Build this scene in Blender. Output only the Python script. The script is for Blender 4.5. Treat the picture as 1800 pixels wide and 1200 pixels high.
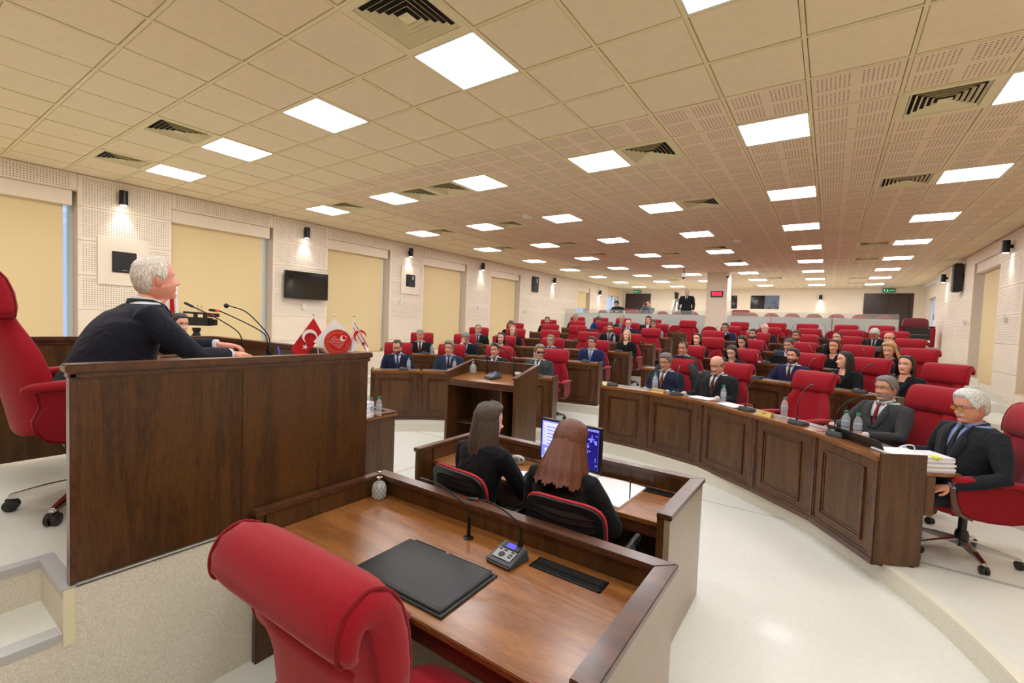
import bpy, bmesh, math, random
from math import sin, cos, pi, radians, sqrt, atan2, hypot
from mathutils import Vector, Matrix
from mathutils.bvhtree import BVHTree
random.seed(7)
SC = bpy.context.scene
COL = SC.collection
for o in list(bpy.data.objects): bpy.data.objects.remove(o)

# ---------------------------------------------------------------- camera, world, light, exposure
CAMZ = 1.87
cam_d = bpy.data.cameras.new('camera'); cam = bpy.data.objects.new('camera', cam_d); COL.objects.link(cam)
YAW, PITCH, ROLL = -0.60505, -0.0430274, 0.0383815
_f = Vector((sin(YAW)*cos(PITCH), cos(YAW)*cos(PITCH), sin(PITCH)))
_r = Vector((cos(YAW), -sin(YAW), 0)); _u = _r.cross(_f)
_R = cos(ROLL)*_r + sin(ROLL)*_u; _U = -sin(ROLL)*_r + cos(ROLL)*_u
_M = Matrix((_R, _U, -_f)).transposed().to_4x4(); _M.translation = Vector((0, 0, CAMZ))
cam.matrix_world = _M
cam_d.sensor_width = 36; cam_d.lens = 806.81/1800*36; cam_d.clip_start = .05; cam_d.clip_end = 200
SC.camera = cam
world = bpy.data.worlds.new('daylight'); SC.world = world; world.use_nodes = True
bg = world.node_tree.nodes['Background']; bg.inputs[0].default_value = (.42, .62, 1, 1); bg.inputs[1].default_value = 1.15
LIGHT_STRENGTH = 22
SC.view_settings.view_transform = 'Standard'; SC.view_settings.look = 'None'
SC.view_settings.exposure = 0.0; SC.view_settings.gamma = 1.0; SC.view_settings.use_curve_mapping = False
SC.cycles.use_denoising = True; SC.cycles.max_bounces = 8; SC.cycles.diffuse_bounces = 5
SC.cycles.sample_clamp_indirect = 6

# ---------------------------------------------------------------- materials
def lin(c):
    return tuple(((v/255)/12.92 if v/255 <= .04045 else ((v/255+.055)/1.055)**2.4) for v in c) + (1,)
MATS = {}
def mat(name, rgb, rough=.6, metal=0, sheen=0, coat=0, alpha=1, trans=0, emit=0, bump=0, bscale=200, spec=None, vary=0):
    if name in MATS: return MATS[name]
    m = bpy.data.materials.new(name); m.use_nodes = True; nt = m.node_tree; b = nt.nodes['Principled BSDF']
    c = lin(rgb); b.inputs['Base Color'].default_value = c; b.inputs['Roughness'].default_value = rough
    b.inputs['Metallic'].default_value = metal; b.inputs['Sheen Weight'].default_value = sheen
    b.inputs['Coat Weight'].default_value = coat; b.inputs['Alpha'].default_value = alpha
    b.inputs['Transmission Weight'].default_value = trans
    if spec is not None: b.inputs['Specular IOR Level'].default_value = spec
    if emit: b.inputs['Emission Color'].default_value = c; b.inputs['Emission Strength'].default_value = emit
    if bump or vary:
        tc = nt.nodes.new('ShaderNodeTexCoord'); n = nt.nodes.new('ShaderNodeTexNoise'); n.inputs['Scale'].default_value = bscale
        n.inputs['Detail'].default_value = 4
        nt.links.new(tc.outputs['Object'], n.inputs['Vector'])
        if bump:
            bp = nt.nodes.new('ShaderNodeBump'); bp.inputs['Strength'].default_value = bump; bp.inputs['Distance'].default_value = .002
            nt.links.new(n.outputs['Fac'], bp.inputs['Height']); nt.links.new(bp.outputs[0], b.inputs['Normal'])
        if vary:
            rp = nt.nodes.new('ShaderNodeValToRGB'); e = rp.color_ramp.elements
            e[0].position = .3; e[1].position = .7
            e[0].color = tuple(v*(1-vary) for v in c[:3])+(1,); e[1].color = tuple(min(1, v*(1+vary)) for v in c[:3])+(1,)
            nt.links.new(n.outputs['Fac'], rp.inputs[0]); nt.links.new(rp.outputs[0], b.inputs['Base Color'])
    MATS[name] = m; return m

def wood(name, dark, light, rough=.3, along='z', coat=.25):
    if name in MATS: return MATS[name]
    m = bpy.data.materials.new(name); m.use_nodes = True; nt = m.node_tree; N = nt.nodes; L = nt.links; b = N['Principled BSDF']
    tc = N.new('ShaderNodeTexCoord'); mp = N.new('ShaderNodeMapping'); oi = N.new('ShaderNodeObjectInfo')
    ad = N.new('ShaderNodeVectorMath'); ad.operation = 'ADD'
    sc = {'z': (9, 9, .9), 'x': (.9, 9, 9), 'y': (9, .9, 9)}[along]
    L.new(tc.outputs['Object'], ad.inputs[0]); L.new(oi.outputs['Random'], ad.inputs[1])
    mp.inputs['Scale'].default_value = sc; L.new(ad.outputs[0], mp.inputs['Vector'])
    n1 = N.new('ShaderNodeTexNoise'); n1.inputs['Scale'].default_value = .8; n1.inputs['Detail'].default_value = 3; n1.inputs['Distortion'].default_value = .6
    w = N.new('ShaderNodeMath'); w.operation = 'MULTIPLY'; w.inputs[1].default_value = 26
    s = N.new('ShaderNodeMath'); s.operation = 'SINE'
    n2 = N.new('ShaderNodeTexNoise'); n2.inputs['Scale'].default_value = 22; n2.inputs['Detail'].default_value = 5
    L.new(mp.outputs[0], n1.inputs['Vector']); L.new(mp.outputs[0], n2.inputs['Vector']); L.new(n1.outputs['Fac'], w.inputs[0]); L.new(w.outputs[0], s.inputs[0])
    a = N.new('ShaderNodeMath'); a.operation = 'MULTIPLY_ADD'; a.inputs[1].default_value = .13; L.new(s.outputs[0], a.inputs[0]); L.new(n2.outputs['Fac'], a.inputs[2])
    rp = N.new('ShaderNodeValToRGB'); rp.color_ramp.elements[0].position = .25; rp.color_ramp.elements[1].position = .8
    rp.color_ramp.elements[0].color = lin(dark); rp.color_ramp.elements[1].color = lin(light)
    L.new(a.outputs[0], rp.inputs[0]); L.new(rp.outputs[0], b.inputs['Base Color'])
    b.inputs['Roughness'].default_value = rough; b.inputs['Coat Weight'].default_value = coat; b.inputs['Coat Roughness'].default_value = .18
    bp = N.new('ShaderNodeBump'); bp.inputs['Strength'].default_value = .12; bp.inputs['Distance'].default_value = .001
    L.new(n2.outputs['Fac'], bp.inputs['Height']); L.new(bp.outputs[0], b.inputs['Normal'])
    MATS[name] = m; return m

def perforated(name, rgb, ax, pitch, group, rad, vary=.05, rough=.7, holes=(70, 50, 35)):
    """board with drilled round holes in square groups (fine relief on a flat panel)"""
    if name in MATS: return MATS[name]
    m = bpy.data.materials.new(name); m.use_nodes = True; nt = m.node_tree; N = nt.nodes; L = nt.links; b = N['Principled BSDF']
    tc = N.new('ShaderNodeTexCoord'); sp = N.new('ShaderNodeSeparateXYZ'); L.new(tc.outputs['Object'], sp.inputs[0]); gsp = N.new('ShaderNodeSeparateXYZ'); L.new(tc.outputs['Generated'], gsp.inputs[0])
    def M(op, a, bb=None, cc=None):
        n = N.new('ShaderNodeMath'); n.operation = op
        for i, v in enumerate((a, bb, cc)):
            if v is None: continue
            if isinstance(v, (int, float)): n.inputs[i].default_value = v
            else: L.new(v, n.inputs[i])
        return n.outputs[0]
    ds = []; gm = None
    for k in ax:
        c = sp.outputs[k]
        f = M('SUBTRACT', M('FRACT', M('DIVIDE', M('ADD', c, 57), pitch)), .5)
        ds.append(M('MULTIPLY', f, f))
        if group:
            g = M('ABSOLUTE', M('SUBTRACT', M('FRACT', M('DIVIDE', M('ADD', c, 57), group)), .5)); g = M('LESS_THAN', g, .4)
        else:
            g = M('LESS_THAN', M('ABSOLUTE', M('SUBTRACT', gsp.outputs[k], .5)), .465 if k == 0 else .43)
        gm = g if gm is None else M('MULTIPLY', gm, g)
    d = M('SQRT', M('ADD', ds[0], ds[1])); hole = M('LESS_THAN', d, rad); hole = M('MULTIPLY', hole, gm)
    nz = N.new('ShaderNodeTexNoise'); nz.inputs['Scale'].default_value = 3; mp = N.new('ShaderNodeMapping'); mp.inputs['Scale'].default_value = (1, 14, 1) if 1 in ax else (1, 1, 14)
    L.new(tc.outputs['Object'], mp.inputs[0]); L.new(mp.outputs[0], nz.inputs['Vector']); nz.inputs['Detail'].default_value = 4
    rp = N.new('ShaderNodeValToRGB'); c = lin(rgb)
    rp.color_ramp.elements[0].position = .3; rp.color_ramp.elements[1].position = .7
    rp.color_ramp.elements[0].color = tuple(v*(1-vary) for v in c[:3])+(1,); rp.color_ramp.elements[1].color = tuple(min(1, v*(1+vary)) for v in c[:3])+(1,)
    L.new(nz.outputs['Fac'], rp.inputs[0])
    mx = N.new('ShaderNodeMix'); mx.data_type = 'RGBA'; L.new(hole, mx.inputs[0]); L.new(rp.outputs[0], mx.inputs[6]); mx.inputs[7].default_value = lin(holes)
    L.new(mx.outputs[2], b.inputs['Base Color']); b.inputs['Roughness'].default_value = rough
    MATS[name] = m; return m

def vcol_mat(name, rough=.5, sss=.0):
    m = bpy.data.materials.new(name); m.use_nodes = True; nt = m.node_tree; b = nt.nodes['Principled BSDF']
    a = nt.nodes.new('ShaderNodeAttribute'); a.attribute_name = 'Col'
    nt.links.new(a.outputs['Color'], b.inputs['Base Color']); b.inputs['Roughness'].default_value = rough
    MATS[name] = m; return m

W_PANEL = wood('walnut_panel', (52, 29, 8), (94, 58, 20), .38, 'z', .08)
W_TOP = wood('walnut_top', (112, 66, 28), (160, 104, 54), .28, 'x', .3)
W_EDGE = wood('walnut_edge', (58, 30, 15), (96, 54, 32), .3, 'x', .3)
W_DESK = wood('walnut_member_desk', (60, 36, 14), (100, 64, 28), .42, 'z', .04)
W_DARKDOOR = wood('wenge_door', (42, 26, 20), (62, 40, 32), .4, 'z')
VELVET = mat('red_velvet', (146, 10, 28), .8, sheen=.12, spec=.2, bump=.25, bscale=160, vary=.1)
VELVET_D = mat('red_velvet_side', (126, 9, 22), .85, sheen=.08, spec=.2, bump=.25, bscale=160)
PILE = mat('faded_red_seat', (150, 28, 40), .7, sheen=.2)
CHROME = mat('chrome', (200, 200, 200), .12, 1)
BLACKP = mat('black_plastic', (22, 22, 24), .4)
BLACKM = mat('black_metal', (14, 14, 15), .35, .3)
GREYP = mat('grey_plastic', (150, 152, 155), .4)
WHITEP = mat('white_plastic', (228, 228, 222), .45)
FLOORM = mat('cream_terrazzo_floor', (221, 221, 213), .34, bump=.03, bscale=30, vary=.03, coat=.06)
RISER = mat('speckled_riser', (218, 213, 198), .5, bscale=160, vary=.16)
NOSING = mat('aluminium_nosing', (188, 190, 190), .4, .25)
WHITEST = mat('white_stair_trim', (222, 218, 200), .5)
WALLM = mat('cream_wall_board', (234, 219, 198), .65, bscale=4, vary=.02)
JAMB = mat('tan_window_jamb', (214, 188, 152), .6)
WALLPERF = perforated('perforated_wall_board', (236, 221, 202), (0, 2), .032, 0, .2, holes=(110, 84, 60))
TILEPLAIN = mat('plain_ceiling_tile', (231, 213, 178), .7, bscale=12, vary=.03)
TILEPERF = perforated('perforated_ceiling_tile', (230, 208, 178), (0, 1), .0285, .285, .22, holes=(120, 84, 60))
GRIDM = mat('ceiling_grid_metal', (226, 212, 166), .5)
BLIND = mat('ochre_roller_blind', (226, 203, 154), .8, bump=.1, bscale=300)
LIGHTM = mat("light_panel_diffuser", (250, 252, 255), .5, emit=LIGHT_STRENGTH)
VENTM = mat('cream_vent_metal', (226, 214, 172), .5)
VENTD = mat('dark_duct', (22, 18, 14), .8)
FROST = mat('frosted_glass', (205, 212, 205), .5, alpha=.86)
CLEAR = mat('clear_glass', (190, 205, 200), .08, alpha=.22)
SKINM = vcol_mat('skin', .5)
PAPER = mat('white_paper', (238, 238, 240), .8)
PAPERSIDE = mat('paper_edges', (214, 210, 220), .8)

# ---------------------------------------------------------------- mesh building
class MB:
    def __init__(s): s.v = []; s.f = []; s.m = []
    def add(s, vs, fs, mi=0, M=None):
        n = len(s.v)
        if M is not None: vs = [tuple(M @ Vector(v)) for v in vs]
        s.v += [tuple(v) for v in vs]; s.f += [tuple(i+n for i in f) for f in fs]; s.m += [mi]*len(fs); return s
    def box(s, x0, x1, y0, y1, z0, z1, mi=0, M=None):
        vs = [(x, y, z) for z in (z0, z1) for y in (y0, y1) for x in (x0, x1)]
        return s.add(vs, [(0, 2, 3, 1), (4, 5, 7, 6), (0, 1, 5, 4), (2, 6, 7, 3), (0, 4, 6, 2), (1, 3, 7, 5)], mi, M)
    def loft(s, rings, mi=0, M=None, cap=True, closed=True):
        n = len(rings[0]); vs = [p for r in rings for p in r]; fs = []
        for i in range(len(rings)-1):
            for j in range(n if closed else n-1):
                k = (j+1) % n; fs.append((i*n+j, i*n+k, (i+1)*n+k, (i+1)*n+j))
        if cap and closed:
            fs.append(tuple(reversed(range(n)))); fs.append(tuple((len(rings)-1)*n+j for j in range(n)))
        return s.add(vs, fs, mi, M)
    def tube(s, path, rad, n=10, mi=0, M=None, flat=1):
        P = [Vector(p) for p in path]; R = rad if isinstance(rad, (list, tuple)) else [rad]*len(P)
        rings = []; up = None
        for i, p in enumerate(P):
            t = (P[min(i+1, len(P)-1)]-P[max(i-1, 0)]).normalized()
            if up is None:
                up = Vector((0, 0, 1)) if abs(t.z) < .9 else Vector((0, 1, 0))
            a = t.cross(up).normalized(); b = a.cross(t).normalized(); up = b
            rings.append([tuple(p+R[i]*(cos(2*pi*k/n)*a+flat*sin(2*pi*k/n)*b)) for k in range(n)])
        return s.loft(rings, mi, M)
    def lathe(s, prof, n=20, c=(0, 0, 0), mi=0, M=None):
        rings = [[(c[0]+r*cos(2*pi*k/n), c[1]+r*sin(2*pi*k/n), c[2]+z) for k in range(n)] for r, z in prof]
        return s.loft(rings, mi, M)
    def ball(s, c, r, n=12, mi=0, M=None):
        if not isinstance(r, (tuple, list)): r = (r, r, r)
        rings = []
        for i in range(1, n):
            a = pi*i/n; rings.append([(c[0]+r[0]*sin(a)*cos(2*pi*k/n), c[1]+r[1]*sin(a)*sin(2*pi*k/n), c[2]-r[2]*cos(a)) for k in range(n)])
        return s.loft(rings, mi, M)
    def prism(s, poly, z0, z1, mi=0, M=None, axis='z'):
        n = len(poly)
        if axis == 'z': vs = [(x, y, z0) for x, y in poly]+[(x, y, z1) for x, y in poly]
        elif axis == 'x': vs = [(z0, x, y) for x, y in poly]+[(z1, x, y) for x, y in poly]
        else: vs = [(x, z0, y) for x, y in poly]+[(x, z1, y) for x, y in poly]
        fs = [tuple(reversed(range(n))), tuple(range(n, 2*n))]+[(i, (i+1) % n, n+(i+1) % n, n+i) for i in range(n)]
        return s.add(vs, fs, mi, M)
    def mesh(s, name, mats, smooth=False, bevel=0):
        me = bpy.data.meshes.new(name); me.from_pydata(s.v, [], s.f)
        if not isinstance(mats, (list, tuple)): mats = [mats]
        for m in mats: me.materials.append(m)
        for i, p in enumerate(me.polygons): p.material_index = s.m[i]
        bm = bmesh.new(); bm.from_mesh(me)
        bmesh.ops.recalc_face_normals(bm, faces=bm.faces)
        if bevel: bmesh.ops.bevel(bm, geom=[e for e in bm.edges if len(e.link_faces) == 2 and e.calc_face_angle(0) > .6], offset=bevel, segments=2, affect='EDGES', clamp_overlap=True)
        if smooth:
            for f in bm.faces: f.smooth = True
            if smooth != 'all':
                for e in bm.edges:
                    if len(e.link_faces) == 2 and e.calc_face_angle(0) > .7: e.smooth = False
        bm.to_mesh(me); bm.free(); return me
    def build(s, name, mats, parent=None, smooth=False, bevel=0, loc=(0, 0, 0), rz=0):
        return link(s.mesh(name, mats, smooth, bevel), name, parent, loc, rz)
def link(me, name, parent=None, loc=(0, 0, 0), rz=0):
    o = bpy.data.objects.new(name, me); COL.objects.link(o); o.location = loc; o.rotation_euler = (0, 0, rz)
    if parent is not None: o.parent = parent
    return o
def tag(o, label, cat, group=None):
    o['label'] = label; o['category'] = cat
    if group: o['group'] = group
    return o
def thing(name, label, cat, loc=(0, 0, 0), rz=0, group=None):
    return tag(link(None, name, None, loc, rz), label, cat, group)
def struct(o, label=None):
    o['kind'] = 'structure'
    if label: o['label'] = label
    return o
def copy_tree(o, parent=None):
    c = o.copy(); COL.objects.link(c)
    if parent is not None: c.parent = parent
    for ch in list(o.children): copy_tree(ch, c)
    return c
def text_mesh(name, s, size, m, parent, loc, rot, depth=.0008, sx=1):
    cu = bpy.data.curves.new(name, 'FONT'); cu.body = s; cu.size = size; cu.extrude = depth; cu.align_x = 'CENTER'; cu.align_y = 'CENTER'
    o = bpy.data.objects.new(name, cu); COL.objects.link(o)
    dg = bpy.context.evaluated_depsgraph_get(); me = bpy.data.meshes.new_from_object(o.evaluated_get(dg)); bpy.data.objects.remove(o)
    me.materials.clear(); me.materials.append(m)
    o = bpy.data.objects.new(name, me); COL.objects.link(o); o.location = loc; o.rotation_euler = rot; o.scale = (sx, 1, 1)
    if parent is not None: o.parent = parent
    return o
ORD = ['first', 'second', 'third', 'fourth', 'fifth', 'sixth', 'seventh', 'eighth', 'ninth', 'tenth', 'eleventh', 'twelfth']
# ---------------------------------------------------------------- room
XL, XR, YF, YB, ZC = -9.15, 2.55, -2.2, 23.7, 3.79
CX, CY = -2.9, 2.43
TH = .15                                   # tier rise
RR = [0, 4.05, 5.85, 7.45, 9.1, 10.6, 12.1, 13.65]
YG, ZG = 16.9, 1.6                         # public gallery: front edge and floor
def polar(R, deg): return (CX+R*sin(radians(deg)), CY+R*cos(radians(deg)))

fl = MB().box(XL-.3, XR+.3, YF-.3, YB+.3, -.2, 0).build('floor', FLOORM); struct(fl)
# wide floor sheets with thin joints in the pit
jm = MB()
for x in (-7.2, -4.2, -1.25): jm.box(x-.004, x+.004, YF, 9, 0, .0015)
for y in (2.35, 5.3): jm.box(XL, XR, y-.004, y+.004, 0, .0015)
jm.build('floor_joint', mat('joint_grey', (150, 146, 134), .7), fl)
for k in range(1, 8):
    R = RR[k]-(.16 if k < 2 else .12); pts = [polar(R, a) for a in range(-92, 93, 2)]
    z0, z1 = TH*(k-1), TH*k
    poly = [(XL, 0 if k == 1 else pts[0][1])]+[p for p in pts if XL < p[0] < XR]
    ys = [p for p in poly[1:]]
    left = ys[0]; right = ys[-1]
    if k == 1:
        poly = [(XL, .2), (left[0]-.02, .2)]+ys+[(right[0]+.02, .2), (XR, .2), (XR, YB), (XL, YB)]
    else:
        yl = CY+(sqrt(max(0, R*R-(XL-CX)**2)) if R > abs(XL-CX) else 0); yr = CY+(sqrt(max(0, R*R-(XR-CX)**2)) if R > XR-CX else 0)
        poly = ([(XL, yl)] if R > CX-XL else [(XL, CY)])+ys+([(XR, yr)] if R > XR-CX else [(XR, CY)])+[(XR, YB), (XL, YB)]
    t = MB().prism(poly, z0, z1).build('floor_tier', [FLOORM, RISER], fl)
    for p in t.data.polygons:
        if abs(p.normal.z) < .3: p.material_index = 1
    nz = MB()
    for i in range(len(ys)-1):
        (xa, ya), (xb, yb) = ys[i], ys[i+1]
        d = Vector((xb-xa, yb-ya, 0)); n = Vector((-d.y, d.x, 0)).normalized()
        if n.dot(Vector((xa-CX, ya-CY, 0))) < 0: n = -n
        a0 = Vector((xa, ya, z1)); b0 = Vector((xb, yb, z1)); i0 = -n*.006
        nz.add([tuple(a0+i0), tuple(b0+i0), tuple(b0+n*.05), tuple(a0+n*.05)], [(0, 1, 2, 3)], 0)
        nz.add([tuple(a0+i0+Vector((0, 0, .004))), tuple(b0+i0+Vector((0, 0, .004))), tuple(b0+n*.05+Vector((0, 0, .004))), tuple(a0+n*.05+Vector((0, 0, .004))),
                tuple(a0+i0-Vector((0, 0, .02))), tuple(b0+i0-Vector((0, 0, .02)))], [(0, 1, 2, 3), (0, 4, 5, 1)], 0)
    nz.build('step_nosing', WHITEST if k > 1 else WHITEST, fl)
# front platform, right side: metal strips
MB().box(.66, 2.5, 4.62, 4.66, TH, TH+.004).build('step_nosing', NOSING, fl)
# gallery platform and its stair on the right
gp = MB(); gp.box(XL, 1.62, YG, YB, TH*7, ZG); gp.box(1.62, XR, YG+.9, YB, TH*7, ZG)
g = gp.build('floor_gallery', [FLOORM], fl)
for i in range(3):
    MB().box(1.62, XR, YG-.15+.35*i, YG+.95, TH*7+.1375*i, TH*7+.1375*(i+1)).build('stair_step', WHITEST, fl)
# stepped white skirting along right wall
sk = MB()
for k in range(2, 8):
    R = RR[k]-.12; y0 = CY+sqrt(max(0, R*R-(XR-CX)**2)); R2 = (RR[k+1]-.12) if k < 7 else 15.5
    y1 = CY+sqrt(max(0.1, R2*R2-(XR-CX)**2)) if k < 7 else YG+.3
    sk.box(XR-.02, XR, y0, y1, TH*k, TH*k+.16)
    sk.box(XR-.022, XR, y0-.03, y0+.03, TH*k-.15, TH*k+.17)
o = sk.build('baseboard_right', WHITEST); struct(o)

# ceiling
cl = MB().box(XL-.3, XR+.3, YF-.3, YB+.3, ZC+.035, ZC+.2).build('ceiling', mat('ceiling_backing', (222, 200, 168), .8)); struct(cl)
def ta(a): return -2.046-a*.6
def tb(b): return (b+3.949)*.6
gr = MB()
for a in range(-7, 13):
    x = ta(a)
    if XL < x < XR: gr.box(x-.0125, x+.0125, YF, YB, ZC-.002, ZC+.035)
for b in range(-9, 37):
    y = tb(b)
    if YF < y < YB: gr.box(XL, XR, y-.0125, y+.0125, ZC-.001, ZC+.034)
gr.build('ceiling_grid', GRIDM, cl)
LIGHTS = [(a, b) for b in range(-4, 33, 4) for a in (9, 6, 3, 0, -3, -6)]
VENTS = [(0, -1), (6, -1), (9, -1), (-1, 4), (-1, 8), (5, 4), (4, 4), (8, 4), (5, 8), (8, 8), (8, 12), (5, 12), (-5, 4), (-5, 8), (-5, 16), (-5, 20), (0, 15), (0, 19), (5, 15), (2, 16), (8, 19), (2, 27), (-1, 27), (5, 27), (-5, 28), (-5, 31)]
def tile_me(name, w, h, m): return MB().box(-w/2, w/2, -h/2, h/2, 0, .02).mesh(name, m, bevel=.003)
tp = tile_me('ceiling_tile', .566, .566, TILEPLAIN); tf = tile_me('ceiling_tile', .566, .566, TILEPERF)
cells = []
for a in range(-8, 13):
    for b in range(-8, 36):
        if (a, b) in LIGHTS or (a, b) in VENTS: continue
        x1, x0 = min(ta(a), XR), max(ta(a+1), XL); y0, y1 = max(tb(b), YF), min(tb(b+1), YB)
        if x1-x0 < .04 or y1-y0 < .04: continue
        cells.append((a, b, x0, x1, y0, y1))
def near(c):
    x, y = (c[2]+c[3])/2, (c[4]+c[5])/2; v = Vector((x, y, ZC-CAMZ)); dpt = v.dot(_f)
    if dpt < .3: return 99
    px, py = v.dot(_R)/dpt*807, v.dot(_U)/dpt*807
    return dpt if abs(px) < 1050 and abs(py) < 750 else 90+dpt
cells.sort(key=near); far = [MB(), MB()]
for i, (a, b, x0, x1, y0, y1) in enumerate(cells):
    pf = b >= 3 and -7 <= a <= 7; full = x1-x0 > .59 and y1-y0 > .59
    rnd = random.Random(a*77+b)
    if i < 298:
        me = (tf if pf else tp) if full else tile_me('ceiling_tile', x1-x0-.03, y1-y0-.03, TILEPERF if pf else TILEPLAIN)
        o = link(me, 'ceiling_tile', cl, ((x0+x1)/2, (y0+y1)/2, ZC+rnd.uniform(-.0005, .003)))
    else:
        far[1 if pf else 0].box(x0+.017, x1-.017, y0+.017, y1-.017, ZC+rnd.uniform(0, .003), ZC+.02)
for mb, m in zip(far, (TILEPLAIN, TILEPERF)):
    o = mb.build('ceiling_tile_field', m, cl); o['kind'] = 'stuff'
# square light panels
lf = MB(); w = .285
for (x0, x1, y0, y1) in ((-w, w, -w, -w+.012), (-w, w, w-.012, w), (-w, -w+.012, -w, w), (w-.012, w, -w, w)): lf.box(x0, x1, y0, y1, -.004, .02)
lfm = lf.mesh('frame', WHITEP); lgm = MB().box(-w+.012, w-.012, -w+.012, w-.012, -.001, .012).mesh('diffuser', LIGHTM)
LN = {9: 'column by the left wall', 6: 'second column from the left wall', 3: 'third column from the left wall', 0: 'fourth column from the left wall', -3: 'second column from the right wall', -6: 'column by the right wall'}
for (a, b) in LIGHTS:
    t = thing('ceiling_light', 'glowing ceiling panel, %s row, %s' % (ORD[b//4+1], LN[a]), 'ceiling light', (ta(a+.5), tb(b+.5), ZC), 0, 'square ceiling lights')
    link(lfm, 'frame', t); link(lgm, 'diffuser', t)
# vents: nested square louvres
vf = MB(); w = .29
for (x0, x1, y0, y1) in ((-w, w, -w, -w+.05), (-w, w, w-.05, w), (-w, -w+.05, -w+.05, w-.05), (w-.05, w, -w+.05, w-.05)): vf.box(x0, x1, y0, y1, -.004, .01)
vfm = vf.mesh('frame', VENTM)
vms = []
for k in range(6):
    r = .235-.038*k; mb = MB(); r2 = r-.017
    for q in range(4):
        M = Matrix.Rotation(q*pi/2, 4, 'Z')
        if k < 5: mb.add([(-r, -r, -.002), (r, -r, -.002), (r2, -r2, .016), (-r2, -r2, .016), (-r, -r, .001), (r, -r, .001), (r2, -r2, .018), (-r2, -r2, .018)], [(0, 1, 2, 3), (7, 6, 5, 4), (0, 4, 5, 1), (3, 2, 6, 7)], 0, M)
        else: mb.add([(-r, -r, -.002), (r, -r, -.002), (0, 0, .01)], [(0, 1, 2)], 0, M)
    vms.append(mb.mesh('louvre', VENTM))
vbm = MB().box(-.25, .25, -.25, .25, .032, .034).mesh('duct', VENTD)
VL = {}
for (a, b) in VENTS:
    side = 'left' if a > 3 else ('middle' if a > -3 else 'right'); VL[side] = VL.get(side, 0)+1
    t = thing('ceiling_vent', 'louvred ceiling air vent, %s from the front on the ceiling %s side' % ((ORD+['thirteenth', 'fourteenth'])[VL[side]-1], side), 'air vent', (ta(a+.5), tb(b+.5), ZC), 0, 'ceiling air vents')
    link(vfm, 'frame', t); link(vbm, 'duct', t)
    for m_ in vms: link(m_, 'louvre', t)

# ---- side walls with window bays
WINL = [(-1.2, .15-1.2+.2), (.15, 1.92), (3.09, 4.79), (6.0, 7.73), (8.9, 10.68), (11.9, 13.6), (18.1, 19.37)]
WINL[0] = (-2.0, -.95)
WINR = [(1.9, 3.6), (5.3, 7.2), (8.75, 10.9), (12.25, 14.2)]
ZS, ZH = 1.0, 3.53
def side_wall(name, x, sx, wins, y0, y1, doors=()):
    """x = room-side face, sx = -1 for the left wall (outside is -x)"""
    t = .3*sx; mb = MB(); ops = sorted(list(wins)+[d[:2] for d in doors])
    def bx(ya, yb, za, zb): mb.box(min(x, x+t), max(x, x+t), ya, yb, za, zb)
    y = y0
    for (a, b) in ops:
        bx(y, a, -.2, ZC+.05); y = b
        d = [q for q in doors if q[0] == a]
        if d: bx(a, b, d[0][3], ZC+.05); bx(a, b, -.2, d[0][2])
        else: bx(a, b, ZH, ZC+.05); bx(a, b, -.2, ZS)
    bx(y, y1, -.2, ZC+.05)
    w = mb.build(name, JAMB); struct(w)
    return w
wl = side_wall('wall_left', XL, -1, WINL, YF-.3, YB+.3, [(21.35, 22.95, ZG, 3.38)])
wr = side_wall('wall_right', XR, 1, WINR, YF-.3, 18.6)
WR2 = XR+.35
mb = MB(); mb.box(WR2, WR2+.3, 18.6, 21.2, -.2, ZC+.05); mb.box(WR2, WR2+.3, 22.6, YB+.3, -.2, ZC+.05); mb.box(WR2, WR2+.3, 21.2, 22.6, 3.3, ZC+.05); mb.box(WR2, WR2+.3, 21.2, 22.6, -.2, ZG)
struct(mb.build('wall_right_rear', WALLM))
struct(MB().box(XR+.29, WR2+.3, 18.3, 18.6, -.2, ZC+.05).build('trim_1', WALLM))
JZ = [0.05, .29, .8, 1.3, 1.81, 2.32, 2.83, 3.33, 3.785]
def panel(parent, w, h, loc, rz, perf):
    me = MB().box(-w/2+.004, w/2-.004, -.006, .006, -h/2+.004, h/2-.004).mesh('wall_panel', WALLPERF if perf else WALLM, bevel=.002)
    return link(me, 'wall_panel', parent, loc, rz)
def clad(parent, x, sx, ya, yb, rz, zmin, ncol=1, cut=None):
    for c in range(ncol):
        a = ya+(yb-ya)*c/ncol; b = ya+(yb-ya)*(c+1)/ncol
        for i in range(len(JZ)-1):
            z0, z1 = JZ[i], JZ[i+1]
            if z1 < zmin+.1: continue
            z0 = max(z0, zmin)
            panel(parent, b-a, z1-z0, (x-sx*.004, (a+b)/2, (z0+z1)/2), rz, z0 > 1.7)
def tier_z(x, y):
    r = hypot(x-CX, y-CY); z = 0
    for k in range(1, 8):
        if r > RR[k]-.12: z = TH*k
    return z
ys = [YF]+[v for w_ in WINL for v in w_]+[21.35]
for i in range(0, len(ys), 2):
    a, b = ys[i], ys[i+1]; n = 1 if b-a < 1.6 else max(2, round((b-a)/1.5))
    clad(wl, XL, -1, a, b, -pi/2, ZG if a > 16 else 0, n)
clad(wl, XL, -1, 22.95, YB, -pi/2, ZG)
ys = [YF]+[v for w_ in WINR for v in w_]+[18.6]
for i in range(0, len(ys), 2):
    a, b = ys[i], ys[i+1]; n = 1 if b-a < 1.6 else max(1, round((b-a)/1.5))
    clad(wr, XR, 1, a, b, pi/2, 0, n)
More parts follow.
